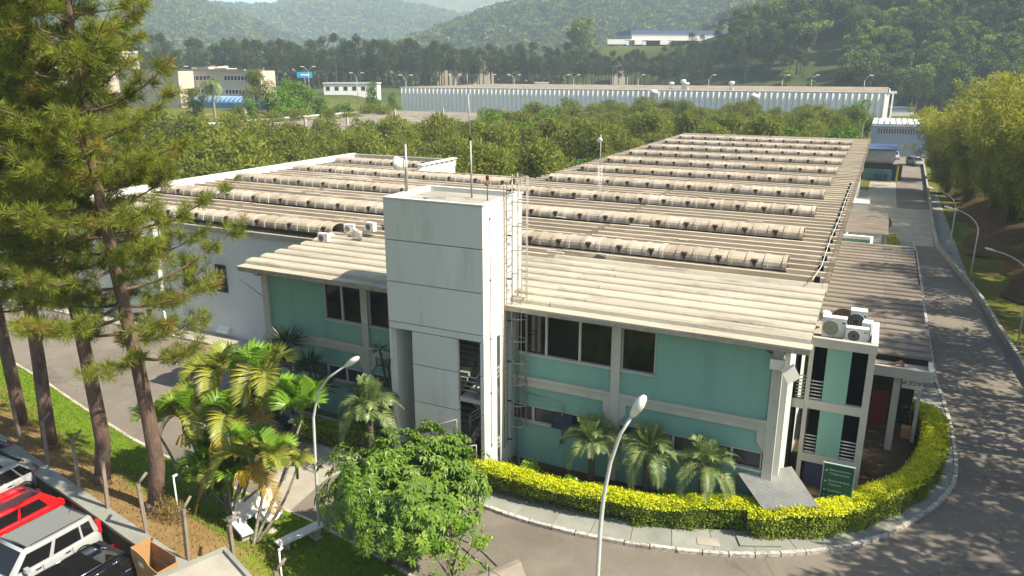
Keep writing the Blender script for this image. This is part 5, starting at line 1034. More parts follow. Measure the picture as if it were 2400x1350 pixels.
# ================================================================== big pines, left
def pine_mesh(seed, H=21.0, z0=6.2, R=4.9, nb=76, tuft=58):
    rng = np.random.default_rng(seed); wood = MB(); T = np.linspace(0, 1, 12)
    tr = np.stack([.25 * np.sin(T * 5 + seed), .22 * np.sin(T * 4 + 2 * seed), H * T], 1) * [1, 1, 1]; tr[0, :2] = 0
    wood.tube([tuple(p) for p in tr], [max(.04, .27 * (1 - t) ** .8 + .03) for t in T], 'bark', 10); wood.tube([(0, 0, -.1), (0, 0, .5)], [.36, .27], 'bark', 10)
    tips = []
    for k in range(nb):
        h = z0 + (H - z0 - .4) * (k / nb) ** .92 + rng.uniform(-.2, .2); t = (h - z0) / (H - z0); L = R * (1.0 - .62 * t) * (.65 + .5 * rng.random()) * min(1, .55 + t * 3)
        a = k * 2.39996 + rng.uniform(-.4, .4); base = np.array([np.interp(h, tr[:, 2], tr[:, i]) for i in range(3)]); up = .05 + .5 * t + rng.uniform(-.15, .2); d = np.array([math.cos(a), math.sin(a), up]); d /= np.linalg.norm(d); pts = []; n = 6
        for i in range(n + 1):
            s = i / n; p = base + d * L * s + np.array([0, 0, -.16 * L * s * (1 - s) * 2 + .10 * L * s ** 2]); pts.append(p + rng.normal(0, .04, 3) * s)
        wood.tube([tuple(p) for p in pts], [max(.010, (.075 - .045 * t) * (1 - .85 * i / n)) for i in range(n + 1)], 'bark', 5, False); tips.append((pts[-1], d))
        nsub = int(5 + L * 3.7)
        for j in range(nsub):
            s = rng.uniform(.28, 1); p = pts[0] + (np.array(pts[min(n, int(s * n))]) - pts[0]); sd = unit(np.cross(d, [0, 0, 1.0])) * (1 if j % 2 else -1); dd = unit(sd * rng.uniform(.4, 1) + d * rng.uniform(.3, .9) + np.array([0, 0, rng.uniform(-.1, .5)])); l = rng.uniform(.3, .95) * (1 - .3 * t); q = p + dd * l
            wood.tube([tuple(p), tuple(p + dd * l * .5 + [0, 0, .03]), tuple(q)], [.016, .011, .006], 'bark', 3, False); tips.append((q, dd))
            if l > .5: tips.append((p + dd * l * .5 + rng.normal(0, .08, 3), dd))
    P = np.array([a for a, b in tips]); D = unit(np.array([b for a, b in tips]) + [0, 0, .35]); n = len(P) * tuft; p = np.repeat(P, tuft, 0); d = np.repeat(D, tuft, 0); dead = np.repeat((rng.random(len(P)) < .035), tuft); val = np.repeat(rng.random(len(P)) * .5, tuft) + rng.random(n) * .3; val = np.where(dead, .99, np.minimum(val, .85))
    p = p - d * rng.uniform(0, .22, (n, 1)); nd = unit(rdir(n, rng) * .95 + d * .75); L = rng.uniform(.24, .42, n)
    return wood.mesh("trunk"), quads(leaves(p, nd, rdir(n, rng), L, L * .055), 'Lpine', val, "needles")
PV = [pine_mesh(1), pine_mesh(2, 20.5, 7.6, 5.0, 70), pine_mesh(3, 22, 6.6, 4.6, 74)]
for i, (x, y, v, rz, s, w) in enumerate([(-22.6, 16.3, 0, .3, 1.0, "nearest pine, its trunk rising beside the areca palms"), (-26.1, 16.75, 1, 2.1, 1.0, "second tall pine, trunk behind the bent fence posts"), (-30.8, 17.75, 2, 4.0, 1.0, "thick trunked pine on the green part of the bank"), (-34.3, 18.7, 0, 5.2, .97, "slim pine standing farther along the bank"), (-38.5, 19.6, 1, 1.0, .95, "farthest pine, its trunk near the left edge")]):
    t = thing("pine_tree", w, "pine tree", (x, y, bankz(x, max(y, wally(x) + .2)) - .05), rz, "big pines on the left bank"); t.scale = (s, s, s); place("trunk", PV[v][0], t); place("crown", PV[v][1], t)
t = thing("dry_bush", "dry brownish bush at the foot of the nearest pine", "bush", (-21.7, 16.2, 1.2)); rng = np.random.default_rng(5); n = 2200; d = rdir(n, rng, .3); s = rng.uniform(.05, .14, n)
place("foliage", quads(leaves(d * rng.uniform(.3, 1, (n, 1)) * [.8, .6, .7] + [0, 0, .3], rdir(n, rng), rdir(n, rng), s, s * .3), 'Ldry', rng.random(n), "leaves"), t)

def litter(name, pts, mat, seed, smin=.03, smax=.07):
    rng = np.random.default_rng(seed); n = len(pts); d = unit(rng.normal(size=(n, 3)) * [1, 1, .15]); s_ = rng.uniform(smin, smax, n)
    o = place(name, quads(leaves(np.array(pts), d, unit(rng.normal(size=(n, 3)) * .25 + [0, 0, 1]), s_, s_ * .6), mat, rng.random(n), name)); o['kind'] = 'stuff'
rg = np.random.default_rng(21); P_ = []
for line, w0, w1, cnt in ((KERB[4:], -.30, -.02, 1500), (LKERB[1:14], .02, .35, 1400)):
    q = resample(line, .1); o_ = [offset(q, w0), offset(q, w1)]
    for _ in range(cnt):
        i = rg.integers(0, len(q)); f = rg.random() ** 2; k = .5 + .5 * math.sin(i * .07) + .3 * math.sin(i * .23)
        if rg.random() > k: continue
        P_.append((o_[1][i][0] * (1 - f) + o_[0][i][0] * f, o_[1][i][1] * (1 - f) + o_[0][i][1] * f, .022))
litter("fallen_leaves", P_, 'Ldry', 5)
P_ = [(rg.normal(-13, 3), rg.normal(20.5, 1.2), .024) for _ in range(160)] + [(rg.uniform(3, 9), rg.uniform(26, 60), .024) for _ in range(420)]
litter("road_leaves", P_, 'Ldry', 6, .04, .09)
for x, y, w in ((-6.4, 22.6, "in the road left of the front lamp"), (7.2, 44.5, "on the right service road"), (-31, 26.5, "in the yard by the pines")):
    MB().lathe((x, y, .014), [(.34, 0), (.34, .006)], 'conc2', 20).lathe((x, y, .02), [(.28, 0), (.28, .006)], 'rust', 20).build("manhole_cover", label="round iron manhole cover " + w, cat="manhole cover") if x > -10 and x < 0 and False else None
# ================================================================== street lamps near
def lamp(label, base, pts, r0=.07, head=(.85, .36), mat='wsteel', tilt=None):
    t = thing("street_lamp", label, "street lamp", base, 0, "street lamps"); P = [Vector(p) for p in pts]; n = len(P)
    MB().tube(P, [r0 * (1 - .45 * i / (n - 1)) for i in range(n)], mat, 8).build("pole", t)
    d = (P[-1] - P[-2]).normalized(); L, Wd = head; s = d.cross(Vector((0, 0, 1))).normalized(); u = s.cross(d); m = MB(); vs = []; prof = [(0, .25, .5), (.12, .34, .7), (.3, .42, .8), (.42, .80, 1.0), (.65, 1.0, 1.0), (.85, .86, .8), (.97, .5, .5), (1.0, .2, .3)]; nn = 12
    for q, w, h in prof:
        c = P[-1] + d * L * q
        for k in range(nn): a = 2 * math.pi * k / nn; vs.append(c + s * math.cos(a) * Wd * .5 * w + u * math.sin(a) * Wd * .32 * h)
    m.add(vs, [(i * nn + k, i * nn + (k + 1) % nn, (i + 1) * nn + (k + 1) % nn, (i + 1) * nn + k) for i in range(len(prof) - 1) for k in range(nn)] + [tuple(range(nn))[::-1], tuple((len(prof) - 1) * nn + k for k in range(nn))], 'headw', True).build("lamp_head", t); return t
def arcp(h, reach, ang, z1, n=8):
    out = [(0, 0, 0), (0, 0, z1 * .5), (0, 0, z1)]
    for k in range(1, n + 1): a = math.pi / 2 * k / n * .82; out.append((reach * (1 - math.cos(a)) / (1 - math.cos(math.pi / 2 * .82)) * math.cos(ang), reach * (1 - math.cos(a)) / (1 - math.cos(math.pi / 2 * .82)) * math.sin(ang), z1 + (h - z1) * math.sin(a) / math.sin(math.pi / 2 * .82)))
    return out
lamp("curved street lamp with large white head in the middle foreground", (-5.95, 18.0, 0), [(0, 0, 0), (.0, 0, 2.5), (.03, 0, 4.4), (.10, 0, 5.5), (.26, 0, 6.6), (.50, 0, 7.5), (.80, 0, 8.1)], .075, (.72, .44))
lamp("street lamp rising from the areca palms with its white head over the office wall", (-17.25, 19.0, 0), [(0, 0, 0), (.08, 0, 3), (.17, 0, 5.1), (.45, 0, 6.1), (1.0, 0, 6.8), (1.75, .0, 7.35)], .06, (.70, .34))
t = lamp("lamp with thin arm fixed to the office wall corner by the side hall", (-27.95, 28.1, 5.7), [(0, 0, 0), (-.5, -.1, .33), (-1.0, -.2, .66)], .03, (.62, .26), 'steel')
for i, (x, y, w) in enumerate(((9.35, 54.8, "nearest curved lamp on the grass slope right of the road"), (7.95, 71.0, "second curved lamp along the right roadside"), (7.1, 82.5, "third curved lamp along the right roadside, in the bamboo shade"))):
    z = gz(x, y); lamp(w, (x, y, z), arcp(6.1 - z, 2.1, math.pi, 4.3), .055, (.62, .24)); MB().box(-.5, .35, -.2, .2, -.1, .08, 'conc2').build("lamp_footing", loc=(x, y, z), label="small concrete footing under the " + w.split(" lamp")[0] + " roadside lamp", cat="footing")

# ================================================================== trees
CR = {}
def broad(key, mat, R, H, n, L, Wd, seed, nl=26, z0=1.2, flat=.8):
    rng = random.Random(seed); lb = lobes(R * .86, H - z0, nl + 8, rng, .15, .40, z0)
    crown = crown_mesh("crown", mat, lb, n, L, Wd, .5, seed, .6, flat); m = MB(); m.tube([(0, 0, -.4), (.1, 0, H * .3), (0, .15, H * .6)], [R * .065, R * .05, R * .025], 'bark2', 6)
    for a, b, c, r in lb[:9]: m.tube([(0, 0, H * .25), (a * .5, b * .5, c * .7), (a, b, c)], [R * .03, R * .02, R * .008], 'bark2', 4, False)
    CR[key] = (m.mesh("trunk"), crown)
for i in range(5): broad('belt%d' % i, 'Lbelt', 3.6, 8.6, 5200, .42, .13, 20 + i)
for i in range(2): broad('green%d' % i, 'Lbeltg', 3.4, 8.0, 4200, .42, .22, 30 + i)
for i in range(4): broad('hill%d' % i, 'Lhill', 5.2, 13, 2600, .95, .55, 40 + i, 22, 3)
for i in range(3): broad('hilld%d' % i, 'Lhilld', 4.6, 15, 2400, .95, .5, 50 + i, 22, 3)
for i in range(2): broad('lime%d' % i, 'Lhillb', 6.0, 9, 2600, 1.0, .55, 60 + i, 18, 4, .45)
def farpine(key, seed, H=21, R=3.6, n=1700):
    rng = random.Random(seed); lb = []
    for k in range(20): t = rng.random() ** .8; a = rng.uniform(0, 6.28); rr = R * (.25 + .75 * math.sin(math.pi * (.12 + .80 * t))) * math.sqrt(rng.random()) * .8; lb.append((rr * math.cos(a), rr * math.sin(a), H * (.40 + .54 * t), R * rng.uniform(.30, .48)))
    crown = crown_mesh("crown", 'Lfarpine', lb, n, .85, .26, .4, seed, .55, .8); m = MB().tube([(0, 0, -1), (.15, 0, H * .4), (0, .1, H * .92)], [.34, .24, .06], 'bark2', 6)
    for a, b, c, r in lb[:8]: m.tube([(0, 0, c - 1.2), (a, b, c)], [.09, .03], 'bark2', 4, False)
    CR[key] = (m.mesh("trunk"), crown)
for i in range(4): farpine('fp%d' % i, 70 + i, [21, 19.5, 22, 20.5][i], [3.6, 4.0, 3.4, 3.8][i])
def tree(key, x, y, s, label, group, name="tree", z=None, trunk=True):
    z = gz(x, y) if z is None else z; t = thing(name, label, name.replace("_", " "), (x, y, z), RNG.uniform(0, 6.28), group); t.scale = (s, s, s * RNG.uniform(.92, 1.08))
    if trunk: place("trunk", CR[key][0], t)
    place("crown", CR[key][1], t); return t
def scatter(poly_ok, box, dmin, n, seed):
    r = random.Random(seed); out = []
    for _ in range(n * 30):
        x, y = r.uniform(box[0], box[1]), r.uniform(box[2], box[3])
        if poly_ok(x, y) and all((x - a) ** 2 + (y - b) ** 2 > dmin * dmin for a, b in out): out.append((x, y))
        if len(out) >= n: break
    return out
def belt_ok(x, y):
    if -119.5 < x < -75 and 96 < y < 170: return False
    if x < -75 and y > 93 and x < -119: return False
    if -54.6 < x < -1 and y < 64.5: return False
    if -55 < x < -37.3 and y < 70.5: return False
    if x > -30.8 and y < 121: return False
    if x > -5.5 and y < 215: return False
    if y > 212: return False
    u, v = w2uv(x, y)
    return u > -95 and (x > -74 or y < 97)
belt = scatter(belt_ok, (-112, -3, 52, 212), 5.0, 285, 5)
for x, y in belt:
    k = RNG.random(); key = 'belt%d' % RNG.randrange(5) if k < .88 else 'green%d' % RNG.randrange(2)
    top = RNG.uniform(7.2, 11.0) * (1.0 if y < 130 else .95); z = gz(x, y) - .3
    sx = max(.75, (top - z) / 8.8); w = "bright green leafy tree" if key[0] == 'g' else "feathery olive green tree"; g_ = "left of the white side hall" if x < -55 and y < 97 else "in the notch between the side hall and the big roof" if y < 122 and x > -60 else "far behind the end of the big roof" if y > 122 and x > -45 else "between the far brown roof and the big roof"
    tree(key, x, y, sx, w + " " + g_, "trees of the wooded belt " + g_, "broadleaf_tree", z)
# middle left trees round the far office
def on_y(px, py, Y): r = ray(px, py); k = Y / r.y; return Vector((r.x * k, Y, CAM_H + r.z * k))
names = ["bushy", "rounded", "spreading", "shaggy", "low"]
ML = [(650, 235, 178, 1.15, 'green0'), (690, 215, 185, 1.35, 'green1'), (735, 225, 190, 1.2, 'green0'), (640, 262, 165, .8, 'belt1'), (700, 262, 168, .95, 'belt0'), (770, 250, 172, 1.0, 'belt2'), (820, 250, 178, 1.05, 'belt3'), (800, 225, 200, 1.0, 'green1'), (860, 245, 190, 1.15, 'belt4'), (905, 250, 186, 1.0, 'belt0'), (925, 235, 205, 1.0, 'green0'), (400, 290, 140, 1.05, 'belt3'), (440, 290, 145, .9, 'belt1'), (455, 262, 172, .8, 'belt2'), (350, 285, 138, 1.1, 'belt0'), (300, 290, 140, 1.1, 'belt4'), (585, 262, 176, .55, 'green1'), (250, 270, 150, 1.3, 'belt2'), (200, 275, 160, 1.3, 'belt1'), (600, 225, 186, 1.1, 'belt0'), (100, 260, 165, 1.4, 'belt3'), (30, 270, 160, 1.5, 'belt0'), (600, 290, 158, .7, 'green0'), (560, 283, 170, .5, 'belt3'), (850, 268, 176, .7, 'belt1'), (650, 285, 160, .6, 'belt2')]
for i, (px, py, d, s, key) in enumerate(ML):
    p = at_dist(px, py, d); tree(key, p.x, p.y, s, ("bright green" if key[0] == 'g' else "olive green") + " bushy tree " + ("at the foot of the dry yellow slope" if py > 255 and 440 < px < 700 else "left of the beige office, behind the pine crowns" if px < 440 else "right of the beige office" if px < 720 else "just left of the ribbed hall"), "trees round the beige office", "broadleaf_tree")
for px, d, s, w in ((872, 196, 1.12, "tall upright light green tree left of the white ribbed hall"), (918, 205, .85, "slim upright tree touching the left end of the ribbed hall")):
    p = at_dist(px, 200, d); t = tree('green0', p.x, p.y, s, w, None, "upright_tree"); t.scale = (s * .62, s * .62, s * 1.55)
# far pine belt
cnt = 0
prow = []
for row, (r0, n) in enumerate(((372, 78), (388, 74), (408, 60))):
    for i in range(n):
        px = 330 + (1900 - 330) * (i + RNG.uniform(.1, .9)) / n
        if row == 0 and (px < 520 or 600 < px < 640): continue
        prow.append((px, r0 + RNG.uniform(-6, 6)))
for i in range(26): prow.append((2010 + 230 * (i + RNG.random()) / 26, RNG.uniform(300, 330)))
for i in range(30): prow.append((-60 + 390 * (i + RNG.random()) / 30, RNG.uniform(375, 405)))
def pz_(px): return 'behind the beige office' if px < 600 else 'left of the ribbed hall' if px < 930 else 'behind the left half of the ribbed hall' if px < 1400 else 'in front of the green terrace' if px < 2000 else 'right of the ribbed hall'
for px, r in prow:
    q = at_dist(px, 165, r); x, y = q.x, q.y; s = RNG.uniform(.86, 1.12) * (1.0 if px < 1100 else .90 if px < 1350 else .78) * (.86 if px > 2000 else 1)
    tree('fp%d' % RNG.randrange(4), x, y, s, "tall dark pine of the far pine belt, " + pz_(px), "pines of the far pine belt " + pz_(px), "far_pine")
# single far trees
for px, py, d, s, key, w in ((1362, 104, 470, 2.1, 'hill0', "big solitary rounded tree standing above the pine belt"), (1320, 108, 465, .75, 'hill1', "small round tree beside the big solitary one"), (1745, 180, 385, 1.25, 'hilld0', "tall ragged eucalyptus left of the hillside forest"), (1800, 185, 380, 1.35, 'hilld1', "ragged eucalyptus hiding the pale houses"), (1865, 190, 372, 1.55, 'hilld2', "tallest dark eucalyptus in front of the hillside forest"), (1720, 150, 430, .9, 'hilld1', "thin eucalyptus before the blue roofed warehouse"), (1905, 205, 330, .8, 'hill2', "rounded tree beside the tallest eucalyptus"), (1845, 160, 360, .7, 'lime0', "lime green tree between the eucalyptus trunks"), (1990, 205, 330, .8, 'hill1', "mid green tree by the beige roadside wall")):
    p = at_dist(px, py, d); tree(key, p.x, p.y, s, w, None, "solitary_tree")
# hillside forest on the right: nearest ones as trees, the rest as one mass
hs = []
r_ = random.Random(12)
for _ in range(9000):
    px = r_.uniform(1500, 2600); b = math.atan((px - 1200) / 1837); r = r_.uniform(300, 575); u, v = r * math.sin(b), r * math.cos(b); x, y = uv2w(u, v)
    if 1380 < px < 1990 and r < (640 if px < 1720 else 400): continue
    if px > 1990 and r < 318: continue
    hs.append((x, y, r, px))
grid = {}; sel = []
for x, y, r, px in hs:
    k = (int(x // 7), int(y // 7))
    if k in grid: continue
    grid[k] = 1; sel.append((r, x, y, px))
sel.sort(); near = sel[:240]; far_ = sel[240:]
for r, x, y, px in near:
    k = r_.random(); key = ('hilld%d' % r_.randrange(3)) if k < .42 else ('hill%d' % r_.randrange(4)) if k < .84 else 'lime%d' % r_.randrange(2)
    if gz(x, y) < 14 and key[:4] == 'lime': key = 'hill0'
    tree(key, x, y, r_.uniform(.8, 1.25), {"l": "lime green flat topped tree", "d": "dark green tree", "h": "olive green tree"}["l" if key[0] == "l" else "d" if key[:5] == "hilld" else "h"] + (" on the left half of the wooded hillside" if px < 2000 else " on the right half of the wooded hillside"), "trees of the right hillside", "forest_tree", trunk=False)
def forest(name, pts, src, mat_scale, seed):
    """thousands of far trees: points carrying tree crowns (geometry nodes)"""
    rng = np.random.default_rng(seed); n = len(pts); me = bpy.data.meshes.new(name); me.vertices.add(n); me.vertices.foreach_set("co", np.array(pts, dtype=np.float32).ravel())
    a = me.attributes.new("sc", 'FLOAT', 'POINT'); a.data.foreach_set("value", (mat_scale * rng.uniform(.7, 1.35, n)).astype(np.float32)); a = me.attributes.new("rz", 'FLOAT', 'POINT'); a.data.foreach_set("value", rng.uniform(0, 6.28, n).astype(np.float32)); a = me.attributes.new("ix", 'INT', 'POINT'); a.data.foreach_set("value", rng.integers(0, len(src), n).astype(np.int32))
    ob = place(name, me); ob['kind'] = 'stuff'; ng = bpy.data.node_groups.new(name, 'GeometryNodeTree'); ng.interface.new_socket("Geometry", in_out='INPUT', socket_type='NodeSocketGeometry'); ng.interface.new_socket("Geometry", in_out='OUTPUT', socket_type='NodeSocketGeometry')
    N, L = ng.nodes, ng.links; gi = N.new("NodeGroupInput"); go = N.new("NodeGroupOutput"); ip = N.new("GeometryNodeInstanceOnPoints"); g2i = N.new("GeometryNodeGeometryToInstance")
    for s in reversed(src):
        oi = N.new("GeometryNodeObjectInfo"); oi.transform_space = 'ORIGINAL'; oi.inputs["Object"].default_value = s; L.new(oi.outputs["Geometry"], g2i.inputs[0])
    L.new(gi.outputs[0], ip.inputs["Points"]); L.new(g2i.outputs[0], ip.inputs["Instance"]); ip.inputs["Pick Instance"].default_value = True
    def attr(nm_, t): q = N.new("GeometryNodeInputNamedAttribute"); q.data_type = t; q.inputs[0].default_value = nm_; return next(o for o in q.outputs if o.enabled and o.name == "Attribute")
    L.new(attr("ix", 'INT'), ip.inputs["Instance Index"]); L.new(attr("sc", 'FLOAT'), ip.inputs["Scale"]); cx = N.new("ShaderNodeCombineXYZ"); L.new(attr("rz", 'FLOAT'), cx.inputs[2]); L.new(cx.outputs[0], ip.inputs["Rotation"]); L.new(ip.outputs[0], go.inputs[0])
    md = ob.modifiers.new("trees", 'NODES'); md.node_group = ng; return ob
def src_tree(key, mat, n, L_, W2, seed, R, H):
    rng = random.Random(seed); me = crown_mesh("crown", mat, lobes(R, H, 9, rng, .35, .5, .5), n, L_, W2, .6, seed, .6, .9); return me
# source trees stand on the hillside themselves
srcs = []
for i, (mt, px, r) in enumerate((('Lfar', 1900, 520), ('Lfar', 2050, 530), ('Lfarpine', 2200, 525), ('Lfar', 2300, 535), ('Lhillb', 2120, 540))):
    p = at_dist(px, 0, r); me = src_tree(i, mt, 170, 2.6, 1.9, 90 + i, 4.2, 8.5); o = place("forest_tree", me, None, (p.x, p.y, gz(p.x, p.y)), label="rounded forest tree high on the right hillside", cat="forest tree", group="trees high on the right hillside"); srcs.append(o)
hsrc = []
for i, key in enumerate(('hilld0', 'hill0', 'hilld1', 'hill1', 'lime0')):
    p = at_dist(1960 + i * 80, 100, 470 + i * 9); o = place("forest_tree", CR[key][1], None, (p.x, p.y, gz(p.x, p.y)), label="full leafy forest tree halfway up the right hillside", cat="forest tree", group="trees halfway up the right hillside"); hsrc.append(o)
forest("hillside_forest", [(x, y, gz(x, y) - 2) for r, x, y, px in far_], [hsrc[0], hsrc[1], hsrc[2], hsrc[3], hsrc[1], hsrc[4]], .85, 4)
def layer_pts(n, r0, r1, p0, p1, seed, keep=None):
    rng = np.random.default_rng(seed); px = rng.uniform(p0, p1, n); b = np.arctan((px - 1200) / 1837); r = np.sqrt(rng.uniform(r0 ** 2, r1 ** 2, n)); u, v = r * np.sin(b), r * np.cos(b); x, y = u * cph - v * sph, u * sph + v * cph; z = terrain(x, y)
    q = hnoise(x, y, 210) + rng.normal(0, .25, n) < .95
    ter = (px > 1310) & (px < 1990) & (r < 700); q &= ~ter; return np.stack([x, y, z - 2.0], 1)[q]
forest("far_left_woods", layer_pts(5200, 850, 1500, -250, 1150, 1), [srcs[0], srcs[1], srcs[2], srcs[3]], 1.25, 5)
forest("far_middle_woods", layer_pts(3800, 1500, 2050, 200, 1300, 2), [srcs[0], srcs[1], srcs[3]], 1.7, 6)
forest("far_spur_woods", layer_pts(9500, 640, 1190, 850, 2600, 3), [srcs[0], srcs[1], srcs[2], srcs[3], srcs[0]], 1.05, 7)
forest("meadow_woods", layer_pts(2600, 415, 860, -250, 1400, 8), [srcs[0], srcs[2], srcs[3]], 1.0, 9)
# ================================================================== bamboo by the road
def bamboo_mesh(seed, H=15, R=5.5, nc=46, n=30000):
    rng = np.random.default_rng(seed); m = MB(); lob = []
    for k in range(nc):
        a = rng.uniform(0, 6.28); q = rng.uniform(0, 1.1); l = R * rng.uniform(.2, 1.05); h = H * rng.uniform(.60, 1.05); c = []
        for i in range(9):
            t = i / 8; c.append((q * math.cos(a) + l * math.cos(a) * t ** 2.2, q * math.sin(a) + l * math.sin(a) * t ** 2.2, h * (t - .22 * t ** 3.2)))
        m.tube(c, [.05 * (1 - .8 * i / 8) for i in range(9)], 'Lbamboo', 4, False)
        for i in range(2, 9): p = c[i]; lob.append((p[0] + rng.normal(0, .35), p[1] + rng.normal(0, .35), p[2] + rng.normal(0, .2), rng.uniform(.55, 1.15) * (1.1 - .05 * i)))
    B = np.array(lob); idx = rng.choice(len(B), n, p=B[:, 3] ** 2 / (B[:, 3] ** 2).sum()); d = rdir(n, rng, .3); p = B[idx, :3] + d * (B[idx, 3] * rng.uniform(.55, 1.15, n))[:, None] * [1, 1, .75]; p[:, 2] = np.maximum(p[:, 2], .3)
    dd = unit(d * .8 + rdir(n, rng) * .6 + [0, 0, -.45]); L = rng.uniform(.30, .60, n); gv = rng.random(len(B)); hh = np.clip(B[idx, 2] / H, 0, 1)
    return m.mesh("culms"), quads(leaves(p, dd, unit(d + rdir(n, rng) * .6 + [0, 0, .3]), L, L * .26), 'Lbamboo', np.clip(gv[idx] * .75 * (.35 + .75 * hh) + rng.random(n) * .22, 0, 1), "foliage")  # leaf tone rises with height: sunlit tops and shaded bases painted in
BV = [bamboo_mesh(1), bamboo_mesh(2, 16, 6, 50), bamboo_mesh(3, 14, 5, 44)]
for i, (x, y, s, w) in enumerate([(9.2, 124, .95, "farthest bamboo clump, hanging over the end of the road"), (8.6, 139, .9, "bamboo clump behind the farthest one, darker and lower"), (11.0, 113, 1.0, "bamboo clump with dry tan tips over the bend of the road"), (12.5, 102, 1.05, "tall golden bamboo clump with an orange topmost plume"), (13.2, 92, 1.0, "golden green bamboo clump in the middle of the row"), (14.5, 83, 1.0, "broad bamboo clump above the brown slope"), (17.5, 92, 1.1, "high bamboo clump behind the middle ones"), (17.5, 78, 1.0, "bamboo clump reaching the right edge of the frame"), (21, 84, 1.1, "rear bamboo clump on top of the slope"), (16.2, 106, 1.15, "tall rear bamboo clump above the golden one"), (14.5, 119, 1.1, "rear bamboo clump at the far end of the slope"), (19.5, 70, 1.0, "nearest bamboo clump, mostly outside the right edge"), (23, 98, 1.15, "bamboo clump on the hilltop behind the golden row")]):
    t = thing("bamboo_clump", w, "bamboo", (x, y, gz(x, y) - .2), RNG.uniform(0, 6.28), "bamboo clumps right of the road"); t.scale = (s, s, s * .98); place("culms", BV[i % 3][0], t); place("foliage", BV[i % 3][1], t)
for i, (x, y, s, sz, w) in enumerate([(15.2, 27.5, 1.35, 1.6, "nearest"), (15.0, 38.5, 1.25, 1.95, "second"), (15.0, 45.5, 1.15, 2.0, "third"), (18.5, 52, 1.4, 2.0, "fourth"), (14.0, 19.5, 1.3, 1.4, "lowest"), (16.8, 61.5, 1.2, 1.9, "sixth"), (17.5, 69, 1.2, 1.8, "farthest"), (21, 33, 1.6, 2.1, "rear"), (14.8, 55.5, 1.05, 2.05, "fifth"), (12.6, 24.5, 1.0, 1.5, "roadside")]):
    t = tree('belt%d' % (i % 5), x, y, s, w + " tall leafy tree on the right slope, beyond the frame edge, shading the road", "shade trees on the right slope", "slope_tree"); t.scale = (s, s, sz)
ys_ = np.arange(60, 175, 2.5); xo = np.array([3.2, 5, 8, 12, 16, 22, 30, 42]); eg = np.interp(ys_, [47.5, 58, 66, 76, 84.6, 110, 134, 205], [9.15, 8.5, 8.1, 7, 6.1, 6.5, 6.9, 8]); vs_ = []
for j, y_ in enumerate(ys_):
    for i, o_ in enumerate(xo): x_ = eg[j] + o_ + (.9 * math.sin(y_ * .35) + .6 * math.sin(y_ * .9) if i == 0 else 0); vs_.append((x_, y_, gz(x_, y_) + .07 + .05 * min(i, 1)))
me = bpy.data.meshes.new("earth_slope"); me.from_pydata(vs_, [], [(j * 8 + i, j * 8 + i + 1, (j + 1) * 8 + i + 1, (j + 1) * 8 + i) for j in range(len(ys_) - 1) for i in range(7)]); me.materials.append(surf('slope_earth', (.12, .075, .042), (.075, .05, .03), 1, .8, .6, 12, c3=(.10, .11, .025), s3=.25, a3=.8, spec=.05)); struct(place("earth_slope", me))
# ================================================================== far buildings
Yf = 224.6
rb = thing("ribbed_hall", "very long white hall with vertically ribbed wall in the middle distance", "hall"); zb, zt = 2.0, 11.4
m = MB(); n = 96; w = 151.6 / n
rm = MB().add([(0, 0, 0), (w * .3, -.62, 0), (w * .3, -.62, zt - zb - .6), (0, 0, zt - zb - .6), (w, 0, 0), (w, 0, zt - zb - .6), (0, 0, zt - zb), (w * .3, -.2, zt - zb), (w, 0, zt - zb)], [(0, 1, 2, 3), (1, 4, 5, 2), (3, 2, 7, 6), (2, 5, 8, 7)], 'ribwhite').mesh("wall_rib")
for k in range(n): place("wall_rib", rm, rb, (-151.3 + w * k, Yf, zb))
MB().box(-151.3, .2, Yf + .02, Yf + 1, zb - 2, zt, 'ribwhite').box(-151.4, -151, Yf, Yf + 70, zb - 3, zt, 'ribwhite').box(.1, .3, Yf, Yf + 60, zb - 2, zt, 'ribwhite').build("wall", rb)
MB().box(-151.5, .4, Yf - .35, Yf + .3, zt - .05, zt + .18, 'ribwhite').build("parapet", rb)
for k in range(46): MB().profx([(0, 0), (.5, .28), (1.0, .28), (1.5, 0), (1.5, -.1), (0, -.1)], -150.8, -.2, 'cream' if k % 5 == 0 else 'old2').build("roof_beam", rb, (0, Yf + .5 + 1.5 * k, zt - .05))
for x in (-78, -74.4, -71): MB().box(x, x + 1, Yf - .6, Yf - .5, 2.3, 3.4, 'navy').build("small_window", rb)
for i, (x, h) in enumerate(((-58.5, 1.5), (-55, 2.2), (-54, 1.4), (-41, 1.8))): MB().box(-.5, .5, -.5, .5, 0, .7, 'white').lathe((0, 0, .7), [(.35, 0), (.35, h * .5), (.8, h * .6), (.8, h), (.2, h + .1)], 'headw', 10).build("roof_vent", loc=(x, Yf + 5, zt + .1), label="white mushroom roof vent, number of the far row: " + ["leftmost", "taller middle", "shorter middle", "rightmost"][i], cat="roof vent", group="roof vents of the ribbed hall")
for px in (1765, 1530): 
    p = on_y(px, 250, Yf - 4); t = thing("water_tower", "slim white column tank before the ribbed hall" + (", right one" if px > 1700 else ", left one"), "tank", (p.x, p.y, gz(p.x, p.y))); MB().lathe((0, 0, 0), [(.7, 0), (.7, 8.3), (1.2, 8.5), (1.2, 9.3), (.3, 9.5)], 'headw', 12).build("column", t)
